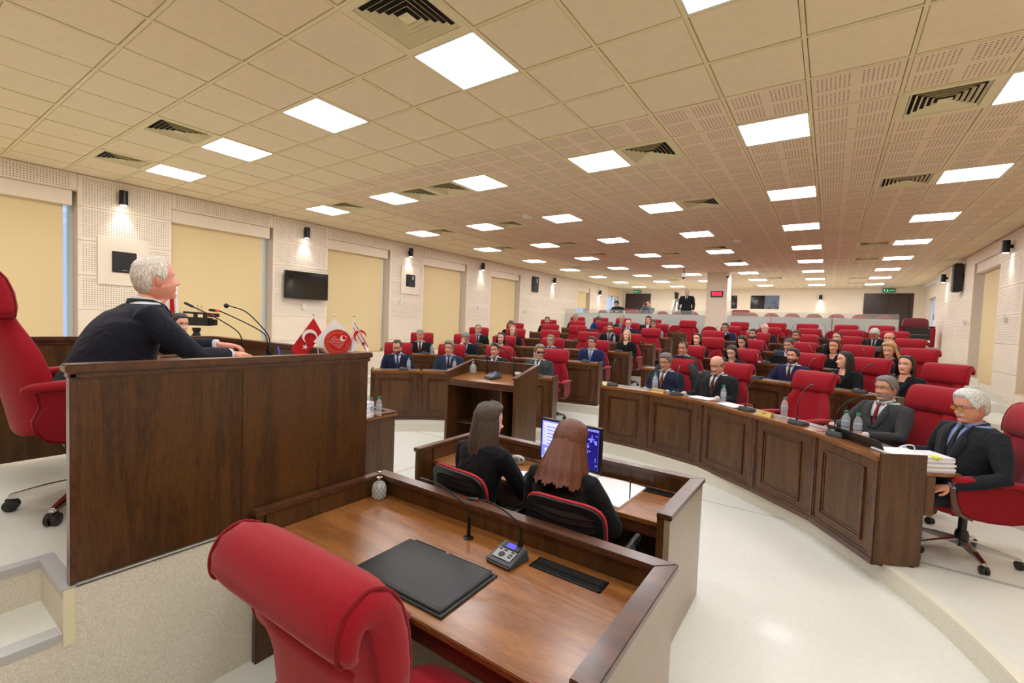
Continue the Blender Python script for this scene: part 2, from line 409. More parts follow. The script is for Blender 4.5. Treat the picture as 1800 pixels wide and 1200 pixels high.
for (wins, par, x, sx, rz) in ((WINL, wl, XL, -1, -pi/2), (WINR, wr, XR, 1, pi/2)):
    for (a, b) in wins:
        panel(par, b-a, ZC-ZH-.01, (x-sx*.004, (a+b)/2, (ZC+ZH)/2), rz, True)
        panel(par, b-a, ZS-.3, (x-sx*.004, (a+b)/2, .3+(ZS-.3)/2), rz, False)
# windows: frame, glass, blind with cassette; the blind leaves a strip of daylight on its far side
GLASS = mat('window_glass', (225, 235, 255), .02, alpha=.12)
FRW = mat('white_window_frame', (225, 228, 232), .4)
n = 0
for (wins, x, sx) in ((WINL, XL, -1), (WINR, XR, 1)):
    for wi, (a, b) in enumerate(wins):
        n += 1; xo = x+sx*.24
        small = b-a < 1.4 and a > 15; zb0 = ZG+.65 if small else ZS; zt = ZH
        wobj = link(None, 'window_%d' % n); wobj['kind'] = 'structure'
        f = MB()
        for (ya, yb, za, zb) in ((a, b, zb0, zb0+.06), (a, b, zt-.06, zt), (a, a+.06, zb0, zt), (b-.06, b, zb0, zt), ((a+b)/2-.03, (a+b)/2+.03, zb0, zt)): f.box(min(xo, xo+sx*.05), max(xo, xo+sx*.05), ya, yb, za, zb)
        if small: f.box(min(x, x+sx*.3), max(x, x+sx*.3), a, b, ZS-.01, zb0)
        f.build('window_frame', FRW, wobj)
        MB().box(xo+sx*.02, xo+sx*.026, a+.05, b-.05, zb0+.05, zt-.05).build('pane', GLASS, wobj)
        MB().box(min(x+sx*.005, x+sx*.3), max(x+sx*.005, x+sx*.3), a, b, zb0-.02, zb0+.004).build('window_sill', JAMB, wobj)
        xb = x+sx*.13
        MB().box(min(x+sx*.02, x+sx*.2), max(x+sx*.02, x+sx*.2), a+.01, b-.05, zt-.21, zt-.002).build('blind_cassette', WALLM, wobj, bevel=.004)
        zlow = zb0+(.4 if small else .045)
        bl = MB(); N_ = 12
        ya, yb = a+.02, b-.13
        if sx > 0: ya, yb = a+.03, b-.2
        r0 = []; r1 = []
        for i in range(N_+1):
            yy = ya+(yb-ya)*i/N_; w_ = .004*sin(i*1.3)
            r0.append((xb+w_, yy, zlow)); r1.append((xb+w_*.3, yy, zt-.2))
        top = len(r0); vs = r0+r1+[(p[0]-sx*.003, p[1], p[2]) for p in r0+r1]
        fs = [(i, i+1, top+i+1, top+i) for i in range(N_)]+[(2*top+i, 3*top+i, 3*top+i+1, 2*top+i+1) for i in range(N_)]
        bl.add(vs, fs); bl.box(xb-.012, xb+.012, ya, yb, zlow-.03, zlow)
        bl.build('roller_blind', BLIND, wobj, smooth=True)
# back wall with two dark doors and the interpreter booth windows
mb = MB(); ops = [(-9.1, -7.75, ZG, 3.6), (-3.92, -3.66, 2.88, 3.5), (-3.1, -1.95, 2.88, 3.5), (1.05, 2.6, ZG, 3.58)]
x = XL-.3
for (a, b, z0, z1) in ops:
    mb.box(x, a, YB, YB+.3, -.2, ZC+.05); mb.box(a, b, YB, YB+.3, z1, ZC+.05); mb.box(a, b, YB, YB+.3, -.2, z0); x = b
mb.box(x, WR2+.3, YB, YB+.3, -.2, ZC+.05)
wb = mb.build('wall_back', WALLM); struct(wb)
xs = [-7.75, -6.2, -4.7]; 
for i in range(len(JZ)-1):
    z0, z1 = max(JZ[i], ZG), JZ[i+1]
    if z1 < ZG+.1: continue
    for (a, b) in ((-7.75, -6.1), (-6.1, -4.9), (-4.9, -3.92)): panel(wb, b-a, z1-z0, ((a+b)/2, YB-.004, (z0+z1)/2), 0, False)
    for (a, b) in ((-1.95, -.45), (-.45, 1.05)): panel(wb, b-a, z1-z0, ((a+b)/2, YB-.004, (z0+z1)/2), 0, False)
    if z1 <= 2.9: panel(wb, 1.97, z1-z0, (-2.935, YB-.004, (z0+z1)/2), 0, False)
struct(MB().box(XL-.3, XR+.3, YF-.3, YF, -.2, ZC+.05).build('wall_front', WALLM))
for di, (a, b, zt) in enumerate(((-9.1, -7.75, 3.6), (1.05, 2.6, 3.58))):
    d = link(None, 'door_%d' % (di+1)); d['kind'] = 'structure'
    f = MB(); f.box(a, a+.1, YB-.03, YB+.1, ZG, zt); f.box(b-.1, b, YB-.03, YB+.1, ZG, zt); f.box(a+.1, b-.1, YB-.03, YB+.1, zt-.1, zt); f.build('door_frame', W_DARKDOOR, d, bevel=.004)
    mx = (a+b)/2
    for (xa, xb_) in ((a+.1, mx-.003), (mx+.003, b-.1)):
        lf_ = MB().box(xa, xb_, YB+.02, YB+.06, ZG, zt-.1).build('door_leaf', W_DARKDOOR, d)
        for zz in (2.15, 2.62, 3.1): MB().box(xa+.01, xb_-.01, YB+.015, YB+.021, zz, zz+.44).build('door_panel', W_DARKDOOR, d, bevel=.003)
    hd = MB(); hd.box(mx-.06, mx-.04, YB-.03, YB+.02, ZG+.95, ZG+1.15); hd.build('door_handle', CHROME, d)
    MB().box(a, b, YB+.1, YB+.2, ZG, zt).build('door_backing', W_DARKDOOR, d)
# glazed white doors in the side walls, one on each side near the back
for di, (x, ya, yb, zt) in enumerate(((XL-.12, 21.35, 22.95, 3.38), (WR2+.12, 21.2, 22.6, 3.3))):
    d = link(None, 'door_%d' % (di+3)); d['kind'] = 'structure'
    f = MB(); m_ = (ya+yb)/2
    for (p, q) in ((ya, m_), (m_, yb)):
        f.box(x-.03, x+.03, p, p+.09, ZG, zt); f.box(x-.03, x+.03, q-.09, q, ZG, zt); f.box(x-.03, x+.03, p, q, zt-.1, zt); f.box(x-.03, x+.03, p, q, ZG, ZG+.1)
    f.build('door_frame', FRW, d)
    MB().box(x-.004, x+.004, ya+.08, yb-.08, ZG+.08, zt-.08).build('pane', GLASS, d)
    MB().box(x-.08, x+.08, m_-.1, m_-.08, ZG+.9, ZG+1.1).build('door_handle', CHROME, d)
# column
cx0, cx1, cy0, cy1 = -3.56, -2.92, 16.75, 17.4
co = MB().box(cx0, cx1, cy0, cy1, TH*7-.01, ZC).build('column', WALLM); tag(co, 'square cream panelled column carrying the red digital clock', 'column')
for i in range(len(JZ)-1):
    z0, z1 = max(JZ[i], 1.05), JZ[i+1]
    if z1 < 1.15: continue
    link(MB().box(-.315, .315, -.005, .005, -(z1-z0)/2+.003, (z1-z0)/2-.003).mesh('column_panel', WALLM, bevel=.002), 'column_panel', co, ((cx0+cx1)/2, cy0-.006, (z0+z1)/2))
    link(MB().box(-.005, .005, -.32, .32, -(z1-z0)/2+.003, (z1-z0)/2-.003).mesh('column_panel', WALLM, bevel=.002), 'column_panel', co, (cx1+.006, (cy0+cy1)/2, (z0+z1)/2))
# gallery glass balustrades
def emblem(parent, x, y, z, r=.11):
    mb = MB()
    for (ri, ro, a0, a1) in ((r*.93, r, 0, 360), (r*.55, r*.62, 20, 340)):
        n_ = 28; a = [radians(a0+(a1-a0)*i/n_) for i in range(n_+1)]
        vs = [(x+rr*cos(t), y, z+rr*sin(t)) for t in a for rr in (ri, ro)]
        mb.add(vs, [(2*i, 2*i+1, 2*i+3, 2*i+2) for i in range(n_)])
    mb.build('etched_emblem', mat('etched_ring', (175, 180, 172), .5), parent)
gi = 0
for (xa, xb, lab) in ((-9.1, -7.58, 'at the far left'), (-7.56, -5.6, 'left of the cameraman'), (-5.58, -3.58, 'left of the column'), (-2.9, -1.6, 'right of the column'), (-1.58, .02, 'in the middle of the right gallery'), (.04, 1.58, 'in front of the right-hand door')):
    t = thing('glass_balustrade', 'frosted glass balustrade pane %s, clear along its top edge' % lab, 'glass panel', ((xa+xb)/2, YG+.05, ZG), 0, 'gallery balustrade panes'); h = (xb-xa)/2
    MB().box(-h, h, -.006, .006, -.35, .74).build('frosted_band', FROST, t)
    MB().box(-h, h, -.006, .006, .741, .9).build('clear_band', CLEAR, t)
    p = MB(); p.box(h-.008, h+.008, -.012, .012, -.1, .74); p.build('edge_post', mat('rust_joint', (150, 110, 105), .5), t)
    if gi: emblem(t, -.1, -.009, .42)
    gi += 1
def smooth_pts(L, n):
    """Catmull-Rom through tuples"""
    out = []
    for i in range(n+1):
        t = i/n*(len(L)-1); k = min(int(t), len(L)-2); u = t-k
        p0, p1, p2, p3 = L[max(k-1, 0)], L[k], L[k+1], L[min(k+2, len(L)-1)]
        out.append(tuple(.5*((2*b)+(-a+c)*u+(2*a-5*b+4*c-d)*u*u+(-a+3*b-3*c+d)*u**3) for a, b, c, d in zip(p0, p1, p2, p3)))
    return out
# ---------------------------------------------------------------- wall fittings
lampm = MB().lathe([(.052, -.11), (.056, -.108), (.056, .108), (.052, .11)], 20).mesh('lamp_body', BLACKM, smooth=True)
lbulb = MB().lathe([(.0, -.107), (.042, -.107), (.042, -.113), (.0, -.1131)], 16).mesh('lamp_lens', mat('lamp_glow', (255, 250, 240), .3, emit=25))
larm = MB().box(.0, .09, -.02, .02, -.03, .03).mesh('bracket', BLACKM)
def wall_lamp(x, y, z, rz, lab, i):
    t = thing('wall_lamp', 'black cylinder downlight %s' % lab, 'wall lamp', (x, y, z), rz, 'black cylinder wall lamps')
    link(lampm, 'lamp_body', t); link(lbulb, 'lamp_lens', t); link(larm, 'bracket', t)
    l = bpy.data.lights.new('lamp_beam', 'SPOT'); l.energy = 22; l.spot_size = radians(75); l.spot_blend = .8; l.shadow_soft_size = .03; l.color = (1, .98, .95)
    lo = bpy.data.objects.new('lamp_beam', l); COL.objects.link(lo); lo.parent = t; lo.location = (.02, 0, -.13)
LY = [(2.43, 3.54, 'on the left wall above the speaker nearest the bench'), (5.45, 3.55, 'on the left wall above the wall television'), (8.33, 3.56, 'on the left wall above the small recessed speaker'), (11.35, 3.56, 'on the left wall beyond the fourth blind'), (15.9, 3.56, 'on the left wall beyond the tall black speaker'), (20.3, 3.4, 'on the left wall beside the small window')]
for i, (y, z, s) in enumerate(LY): wall_lamp(XL+.1, y, z, pi, s, i)
for i, (y, z, s) in enumerate([(11.6, 3.52, 'on the right wall nearest the camera'), (17.0, 3.5, 'on the right wall beyond the tall speaker')]): wall_lamp(XR-.1, y, z, 0, s, i)
for i, (x, s) in enumerate([(-6.45, 'on the back wall left of the standing cameraman'), (-.42, 'on the back wall between booth window and right door')]): wall_lamp(x, YB-.1, 3.4, pi/2, s, i)
SPKG = mat('speaker_grille', (20, 20, 22), .6, bump=.6, bscale=900)
def wall_speaker(x, y, z, w, h, rz, lab, plate=True, cone=True):
    t = thing('wall_speaker', lab, 'speaker', (x, y, z), rz)
    if plate: MB().box(-w/2-.17, w/2+.17, -.012, .0, -h/2-.2, h/2+.22).build('mounting_plate', WALLM, t, bevel=.003)
    MB().box(-w/2, w/2, -.035, 0, -h/2, h/2).build('cabinet', SPKG, t, bevel=.006)
    if cone:
        MB().lathe([(.0, 0), (.03, .004), (.06, .01), (.07, .012), (.075, .008)], 20, M=Matrix.Translation((0, -.036, -h*.2)) @ Matrix.Rotation(pi/2, 4, 'X')).build('woofer', BLACKP, t, smooth=True)
        MB().box(w*.1, w*.3, -.04, -.034, h*.1, h*.38).build('horn', GREYP, t)
    MB().box(-.03, .03, -.038, -.034, -h/2+.03, -h/2+.04).build('badge', GREYP, t)
    return t
wall_speaker(XL+.02, 2.46, 2.56, .3, .32, pi/2, 'square black speaker recessed in left wall pier behind the presiding man', cone=False)
wall_speaker(XL+.02, 8.4, 2.84, .3, .31, pi/2, 'small black recessed speaker with round cone on left wall pier')
wall_speaker(XL+.03, 14.55, 3.29, .42, .56, pi/2, 'tall black wall speaker on left wall beyond the last large blind', plate=False)
ts = thing('column_speaker', 'slim tall black speaker angled on the right wall', 'speaker', (XR-.12, 15.2, 3.33))
MB().box(-.08, .08, -.14, .14, -.34, .34).build('cabinet', SPKG, ts, bevel=.02); MB().box(.05, .14, -.03, .03, -.1, .1).build('bracket', BLACKM, ts)
tv = thing('television', 'black wall-mounted flat television beside the second blind', 'television', (XL+.1, 5.46, 2.455), pi/2)
MB().box(-.48, .48, -.03, .02, -.28, .28).build('casing', BLACKP, tv, bevel=.006); MB().box(-.465, .465, -.033, -.029, -.26, .265).build('screen', mat('dark_screen', (10, 10, 12), .08, coat=.5), tv)
MB().box(-.1, .1, .02, .06, -.1, .1).build('wall_bracket', BLACKM, tv)
def thermostat(x, y, z, rz, lab):
    t = thing('wall_switch', lab, 'wall switch', (x, y, z), rz)
    MB().box(-.04, .04, -.03, 0, -.06, .06).build('housing', WHITEP, t, bevel=.01); MB().box(-.018, .018, -.036, -.028, -.01, .03).build('sensor_window', mat('pale_sensor', (205, 206, 200), .4), t)
for (y, z, s) in ((5.45, 2.02, 'below the television on the left wall'), (8.1, 2.28, 'on the left wall below the small speaker'), (11.25, 2.27, 'on the left wall beyond the third blind'), (13.95, 2.27, 'on the left wall before the tall speaker')): thermostat(XL+.03, y, z, pi/2, 'small white wall sensor '+s)
thermostat(XR-.03, 11.6, 2.25, -pi/2, 'small white wall sensor on the right wall nearest the camera'); thermostat(XR-.03, 14.6, 2.25, -pi/2, 'small white wall sensor on the right wall under the slim speaker')
# ceiling detectors and cameras
def detector(x, y, lab):
    t = thing('smoke_detector', lab, 'smoke detector', (x, y, ZC))
    MB().lathe([(.0, -.045), (.05, -.045), (.075, -.03), (.08, -.004), (.08, 0)], 20).build('sensor_cap', WHITEP, t, smooth=True); MB().lathe([(.09, -.012), (.09, 0)], 20).build('base', WHITEP, t)
detector(-4.62, 7.0, 'round white smoke detector on the ceiling in the left half'); detector(-1.75, 10.9, 'round white smoke detector on the ceiling right of centre')
def ptz(x, y, z, lab, drop):
    t = thing('dome_camera', lab, 'camera', (x, y, z))
    MB().box(-.012, .012, -.012, .012, -drop, 0).build('hanger', BLACKM, t); MB().lathe([(.05, -drop-.14), (.06, -drop-.1), (.06, -drop), (.03, -drop+.01)], 16).build('housing', WHITEP, t, smooth=True); MB().ball((0, -.02, -drop-.15), .045, 8).build('lens_ball', BLACKP, t, smooth=True)
ptz(-4.05, 15.6, ZC, 'white camera hanging from the ceiling left of the column', .12)
ptz(-2.87, 16.5, ZC, 'small white camera at the top right corner of the column', .02)
# red digital clock on the column
ck = thing('digital_clock', 'black digital clock with red numerals on the column', 'clock', (-3.22, cy0-.05, 3.07))
MB().box(-.19, .19, -.02, .04, -.1, .1).build('casing', BLACKP, ck, bevel=.004)
LED = mat('red_led', (255, 20, 60), .4, emit=6)
dg_ = MB()
def seg(mb, x, z, w, h, t, segs, y=-.024):
    S = {'a': (x-w, x+w, z+h-t, z+h), 'd': (x-w, x+w, z-h, z-h+t), 'g': (x-w, x+w, z-t/2, z+t/2), 'f': (x-w, x-w+t, z, z+h), 'e': (x-w, x-w+t, z-h, z), 'b': (x+w-t, x+w, z, z+h), 'c': (x+w-t, x+w, z-h, z)}
    for s_ in segs: a = S[s_]; mb.box(a[0], a[1], y, y+.003, a[2], a[3])
for i in range(4): seg(dg_, -.12+.08*i, 0, .027, .055, .012, 'abcdef')
dg_.build('numerals', LED, ck)
# exit signs
EXB = mat('exit_green', (16, 70, 48), .4, emit=.12); EXG = mat('exit_glow', (90, 235, 170), .4, emit=1.2)
for (x, z, lab) in ((-8.45, 3.7, 'green exit sign above the left rear door'), (1.83, 3.685, 'green exit sign above the right rear door')):
    t = thing('exit_sign', lab, 'exit sign', (x, YB-.06, z))
    MB().box(-.2, .2, -.02, .02, -.07, .07).build('housing', EXB, t, bevel=.004)
    a = MB(); a.prism([(-.16, .02), (-.16, .05), (-.13, .05), (-.13, .02), (-.115, .02), (-.145, -.045), (-.175, .02)], -.024, -.021, axis='y')
    a.ball((-.06, -.023, .045), (.012, .002, .012), 8); a.prism([(-.075, .03), (-.045, .03), (-.02, .005), (-.03, -.002), (-.05, .012), (-.03, -.02), (-.02, -.05), (-.035, -.05), (-.05, -.02), (-.08, -.05), (-.095, -.042), (-.07, -.01)], -.024, -.021, axis='y')
    a.build('pictogram', EXG, t)
    text_mesh('lettering', 'EXIT', .085, EXG, t, (.09, -.022, 0), (pi/2, 0, 0))

# ---------------------------------------------------------------- red swivel chair (faces +y, origin on floor)
def sring(cx, cy, z, rx, ry, n=28, e=2.6, fwd=0, yo=None):
    out = []
    for k in range(n):
        a = 2*pi*k/n; c, s = cos(a), sin(a)
        x = cx+rx*(abs(c)**(2/e))*(1 if c >= 0 else -1); y = cy+ry*(abs(s)**(2/e))*(1 if s >= 0 else -1)
        u = (x-cx)/rx if rx else 0
        y += fwd*abs(u)**3
        if yo and s > 0: y += yo(u)
        out.append((x, y, z))
    return out
def chair_meshes():
    D = {}
    s = MB(); s.loft([sring(0, .03, z, rx, ry, 28, 3.6) for z, rx, ry in ((.38, .24, .22), (.4, .262, .25), (.46, .275, .265), (.5, .27, .262), (.525, .24, .235), (.532, .12, .12))])
    D['seat'] = s.mesh('seat', VELVET, smooth='all')
    b = MB(); rings = []
    for i in range(17):
        v = i/16; z = .44+v*.6
        w = .238+.07*sin(pi*min(1, v/.8))**.8-.02*max(0, v-.7)/.3
        yc = -.25-.13*v; th = .06-.012*v; fw = .085*sin(pi*min(1, v*1.05))**.7 if v < .95 else .0
        pl = (lambda u, v=v: (-.012*abs(sin(u*10)) if abs(u) < .62 else .012)+.012*(1-u*u))
        rings.append(sring(0, yc, z, w, th, 56, 3, fw, pl))
    b.loft(rings); D['backrest'] = b.mesh('backrest', VELVET, smooth='all')
    h = MB(); path = [(-.348, .985, .05), (-.352, 1.03, .06), (-.362, 1.09, .062), (-.378, 1.145, .058), (-.402, 1.18, .052), (-.43, 1.194, .046), (-.455, 1.186, .042), (-.47, 1.165, .038), (-.474, 1.14, .032), (-.468, 1.12, .022)]
    rings = []
    for i, (y, z, t) in enumerate(path):
        a, c = path[max(0, i-1)], path[min(len(path)-1, i+1)]; d = Vector((0, c[0]-a[0], c[1]-a[1])).normalized(); nn = Vector((0, -d.z, d.y))
        r = []
        for k in range(28):
            q = 2*pi*k/28; cc, ss = cos(q), sin(q); X = .263*(abs(cc)**(2/7))*(1 if cc >= 0 else -1); Y = t*(abs(ss)**(2/3))*(1 if ss >= 0 else -1)
            r.append((X, y+nn.y*Y, z+nn.z*Y))
        rings.append(r)
    h.loft(rings); D['headrest'] = h.mesh('headrest', VELVET, smooth='all')
    for sx in (-1, 1):
        both = []
        for sg in (1, -1):
            pts = []
            for i, (y, z, t) in enumerate(path):
                p_, q_ = path[max(0, i-1)], path[min(len(path)-1, i+1)]; d = Vector((0, q_[0]-p_[0], q_[1]-p_[1])).normalized(); nn = Vector((0, -d.z, d.y))
                pts.append((sx*.243, y+nn.y*t*.76*sg, z+nn.z*t*.76*sg))
            both += pts if sg > 0 else pts[::-1]
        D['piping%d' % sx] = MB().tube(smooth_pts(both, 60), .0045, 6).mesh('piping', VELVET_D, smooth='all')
    for sx, nm in ((-1, 'L'), (1, 'R')):
        a = MB(); rings = []
        for (y, w, z, t) in ((-.3, .028, .66, .012), (-.26, .042, .672, .02), (-.1, .05, .682, .024), (.1, .05, .684, .024), (.2, .045, .676, .022), (.235, .03, .66, .014)): rings.append([(sx*(.315)+w*(abs(cos(q))**.6)*(1 if cos(q) >= 0 else -1), y, z+t*(abs(sin(q))**.6)*(1 if sin(q) >= 0 else -1)) for q in [2*pi*k/16 for k in range(16)]])
        a.loft(rings); D['pad'+nm] = a.mesh('armrest', VELVET, smooth='all')
        p = MB(); prof = [(-.26, .665), (.2, .675), (.215, .6), (.2, .5), (.17, .43), (.1, .395), (0, .385), (-.12, .39), (-.22, .42), (-.262, .47), (-.268, .52), (-.245, .58)]
        x0, x1 = (.29, .345) if sx > 0 else (-.345, -.29)
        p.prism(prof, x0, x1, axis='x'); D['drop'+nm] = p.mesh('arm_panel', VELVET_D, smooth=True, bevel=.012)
        q_ = MB(); fr = [(.205, .675), (.235, .672), (.248, .6), (.235, .5), (.205, .425), (.15, .395), (.1, .385), (.1, .4), (.165, .43), (.195, .5), (.212, .6)]
        q_.prism(fr, x0-.004, x1+.004, axis='x'); D['trim'+nm] = q_.mesh('wood_trim', W_EDGE, bevel=.004)
    c = MB(); c.lathe([(.028, .2), (.028, .33)], 14); c.lathe([(.045, .08), (.045, .17), (.036, .2)], 14); c.box(-.09, .09, -.13, .11, .33, .37); D['column'] = c.mesh('gas_column', BLACKP, smooth=True)
    l = MB(); l.loft([[(-.022, .03, .14), (.022, .03, .14), (.022, .03, .085), (-.022, .03, .085)], [(-.02, .2, .115), (.02, .2, .115), (.02, .2, .075), (-.02, .2, .075)], [(-.015, .33, .085), (.015, .33, .085), (.015, .33, .06), (-.015, .33, .06)]])
    D['leg'] = l.mesh('leg', CHROME, bevel=.006)
    k = MB()
    for sx in (-1, 1): k.lathe([(.012, 0), (.028, 0), (.03, .004), (.03, .018), (.022, .02)], 14, M=Matrix.Translation((sx*.006, .32, .03)) @ Matrix.Rotation(sx*pi/2, 4, 'Y'))
    k.box(-.012, .012, .3, .34, .03, .062); D['caster'] = k.mesh('caster', BLACKP, smooth=True)
    return D
CM = chair_meshes()
def red_chair(x, y, z, rz, label, group, full=True, mats=None):
    t = thing('swivel_chair', label, 'chair', (x, y, z), rz, group)
    for k, n in (('seat', 'seat'), ('backrest', 'backrest'), ('headrest', 'headrest')): link(CM[k], n, t)
    if full: link(CM['piping-1'], 'piping', t); link(CM['piping1'], 'piping', t)
    for s in 'LR':
        a = link(CM['pad'+s], 'armrest', t); link(CM['drop'+s], 'arm_panel', a); link(CM['trim'+s], 'wood_trim', a)
    link(CM['column'], 'gas_column', t)
    for i in range(5):
        l = link(CM['leg'], 'leg', t, rz=2*pi*i/5+.3); link(CM['caster'], 'caster', l)
    return t

# ---------------------------------------------------------------- member desks (front face at y=0, seat side +y)
def desk_meshes(w):
    D = {}; h = w/2
    f = MB(); f.box(-h, h, 0, .03, .0, .8); D['front_panel'] = f.mesh('front_panel', W_DESK)
    m = MB(); a, b, c, d = -h+.13, h-.13, .13, .7
    for k, t, o in ((0, .016, .016), (1, .008, .028)):
        i = .02*k
        for (x0, x1, z0, z1) in ((a+i, b-i, c+i, c+i+.018), (a+i, b-i, d-i-.018, d-i), (a+i, a+i+.018, c+i, d-i), (b-i-.018, b-i, c+i, d-i)): m.box(x0, x1, -t, .004, z0, z1)
    D['panel_moulding'] = m.mesh('panel_moulding', W_EDGE, bevel=.004)
    p = MB()
    for s in (-1, 1):
        p = MB(); p.box(s*h-(.035 if s > 0 else 0), s*h+(0 if s > 0 else .035), -.014, .002, .05, .79); p.box(min(s*(h-.035), s*(h-.05)), max(s*(h-.035), s*(h-.05)), -.008, .002, .05, .79); D['pilaster%d' % s] = p.mesh('pilaster', W_EDGE, bevel=.003)
    k = MB(); k.box(-h, h, -.018, .02, .0, .05); k.box(-h, h, -.01, .02, .05, .07); D['plinth'] = k.mesh('plinth', W_EDGE, bevel=.003)
    t = MB(); t.box(-h, h, -.03, .3, .805, .83); t.box(-h, h, -.02, .02, .785, .805); D['top_board'] = t.mesh('top_board', W_TOP, bevel=.004)
    t = MB(); t.box(-h+.06, h-.06, .16, .26, .829, .834); D['cable_tray'] = t.mesh('cable_tray', mat('brushed_tray', (120, 122, 128), .35, .6))
    s_ = MB(); s_.box(-h, h, .28, .6, .69, .715); s_.box(-h, h, .28, .3, .715, .805); D['work_surface'] = s_.mesh('work_surface', W_TOP, bevel=.003)
    e = MB(); e.box(-.012, .012, -.005, .33, .012, .85); e.box(-.012, .012, .33, .4, .4, .69); D['side_panel'] = e.mesh('side_panel', W_DESK, bevel=.003)
    ft = MB()
    for yy in (.05, .28): ft.lathe([(.018, 0), (.02, .012)], 8, (0, yy, 0))
    D['foot'] = ft.mesh('foot', BLACKP)
    return D
def desk(A, B, z, label, group, first=False, last=False):
    A, B = Vector(A), Vector(B); M_ = (A+B)/2; e = B-A; w = e.length; rz = atan2(e.y, e.x)
    D = desk_meshes(w)
    t = thing('bench_desk', label, 'desk', (M_.x, M_.y, z), rz, group)
    for k in ('front_panel', 'panel_moulding', 'pilaster-1', 'pilaster1', 'plinth', 'top_board', 'cable_tray', 'work_surface'): link(D[k], k.rstrip('-1'), t)
    for fl_, s in ((first, -1), (last, 1)):
        if fl_: link(D['side_panel'], 'side_panel', t, (s*(w/2+.005), 0, 0)); link(D['foot'], 'foot', t, (s*(w/2), 0, 0))
    return t, M_, rz
LEFT = {1: [-16.5, -26.5, -36.5, -47.5], 2: [-10.7, -18.9, -28, -35.5, -43.5], 3: [-7.8, -14.8, -21.4, -27.5, -34], 4: [-6.7, -12.7, -18.3, -22.8, -28.7], 5: [-6.9, -11.2, -15.1, -19.4, -24], 6: [-4.2, -9, -13.3, -16.7, -20.2]}
RIGHT = {1: [9.7, 19.3, 31.2, 45, 53.5], 2: [5.2, 13, 21.4, 28, 34.5], 3: [4, 9.9, 16.2, 21.5, 27.5], 4: [2.2, 8, 13.5, 18, 23.2], 5: [2.7, 7.5, 11.9, 16.2, 19.8], 6: [2.4, 6.7, 10.1, 14, 17.3]}
R1V = [(-2.76, 6.37), (-2.04, 6.29), (-1.27, 6.03), (-.61, 5.5), (-.06, 5.0), (.36, 4.36)]
def bounds(L, side, k):
    if side == 'left':
        e0 = -degrees_(.75/RR[k]); mids = [(L[i]+L[i+1])/2 for i in range(len(L)-1)]
        return [e0]+mids+[L[-1]-(mids[-1]-L[-1])*1.0 if False else L[-1]-abs(L[-1]-mids[-1])]
    e0 = degrees_(.1/RR[k]); mids = [(L[i]+L[i+1])/2 for i in range(len(L)-1)]
    return [e0]+mids+[L[-1]+abs(L[-1]-mids[-1])]
def degrees_(r): return r*180/pi
def rowname(k): return {1: 'front row', 2: 'second row', 3: 'third row', 4: 'fourth row', 5: 'fifth row', 6: 'rearmost row'}[k]
DESKS = {}
for side, S in (('left', LEFT), ('right', RIGHT)):
    for k in range(1, 7):
        L = S[k]
        if side == 'right' and k == 1: V = R1V
        else:
            bd = bounds(L, side, k); R = RR[k]+(.08 if (side == 'left' and k == 1) else 0)
            V = [polar(R, a) for a in bd]
        for i in range(len(L)):
            A, B = V[i], V[i+1]
            if side == 'left': A, B = B, A
            lab = 'walnut desk with moulded front, %s of the %s block, %s from the central aisle' % (rowname(k), side, ORD[i])
            DESKS[(side, k, i)] = desk(A, B, TH*k, lab, 'member desks', first=(side == 'left' and i == len(L)-1) or (side == 'right' and i == 0), last=(side == 'left' and i == 0) or (side == 'right' and i == len(L)-1))

# ---------------------------------------------------------------- desk microphones, bottles, papers
mb = MB(); mb.loft([[(-.075, -.06, 0), (.075, -.06, 0), (.075, .06, 0), (-.075, .06, 0)], [(-.075, -.06, .02), (.075, -.06, .02), (.075, .06, .02), (-.075, .06, .02)], [(-.065, -.05, .052), (.065, -.05, .052), (.07, .05, .028), (-.07, .05, .028)]])
mic_base = mb.mesh('base', mat('mic_grey', (58, 62, 66), .45), bevel=.005)
mb = MB()
for i in range(4): mb.box(-.055+.03*i, -.035+.03*i, .0, .03, .037, .042)
mb.box(-.05, .0, -.035, -.012, .049, .0525)
mic_btn = mb.mesh('button', mat('mic_buttons', (205, 208, 208), .5))
mic_neck = MB().tube([(0, -.03, .045), (0, -.033, .12), (0, -.03, .18), (0, -.005, .25), (.0, .05, .31), (0, .13, .355), (0, .19, .37)], .0045, 8).mesh('gooseneck', BLACKM, smooth='all')
mic_head = MB().tube([(0, .19, .37), (0, .2, .372), (0, .25, .375), (0, .258, .375)], [.006, .0085, .0085, .005], 10).mesh('mic_capsule', BLACKP, smooth='all')
mic_clip = MB().lathe([(.012, .045), (.012, .07), (.007, .075)], 10, (0, -.03, 0)).mesh('stem_socket', BLACKP, smooth=True)
def mic(x, y, z, rz, label, tilt=0):
    t = thing('desk_microphone', label, 'microphone', (x, y, z), rz, 'gooseneck desk microphones')
    link(mic_base, 'base', t); link(mic_btn, 'button', t)
    n = link(mic_neck, 'gooseneck', t, rz=tilt); link(mic_head, 'mic_capsule', n); link(mic_clip, 'stem_socket', t)
    return t
BOT = mat('clear_plastic_bottle', (214, 222, 228), .08, alpha=.3, coat=.4); CAPG = mat('green_bottle_cap', (0, 120, 88), .4); LABW = mat('bottle_label', (170, 180, 200), .5, alpha=.6)
b_body = MB().lathe([(.0, 0), (.026, 0), (.031, .008), (.031, .05), (.028, .056), (.031, .062), (.031, .12), (.028, .14), (.016, .165), (.013, .172), (.013, .18), (0, .18)], 18).mesh('body', BOT, smooth=True)
b_lab = MB().lathe([(.0315, .068), (.0315, .11)], 18).mesh('bottle_label', LABW, smooth=True)
b_cap = MB().lathe([(0, .178), (.0155, .178), (.0155, .198), (.014, .2), (0, .2)], 16).mesh('cap', CAPG, smooth=True)
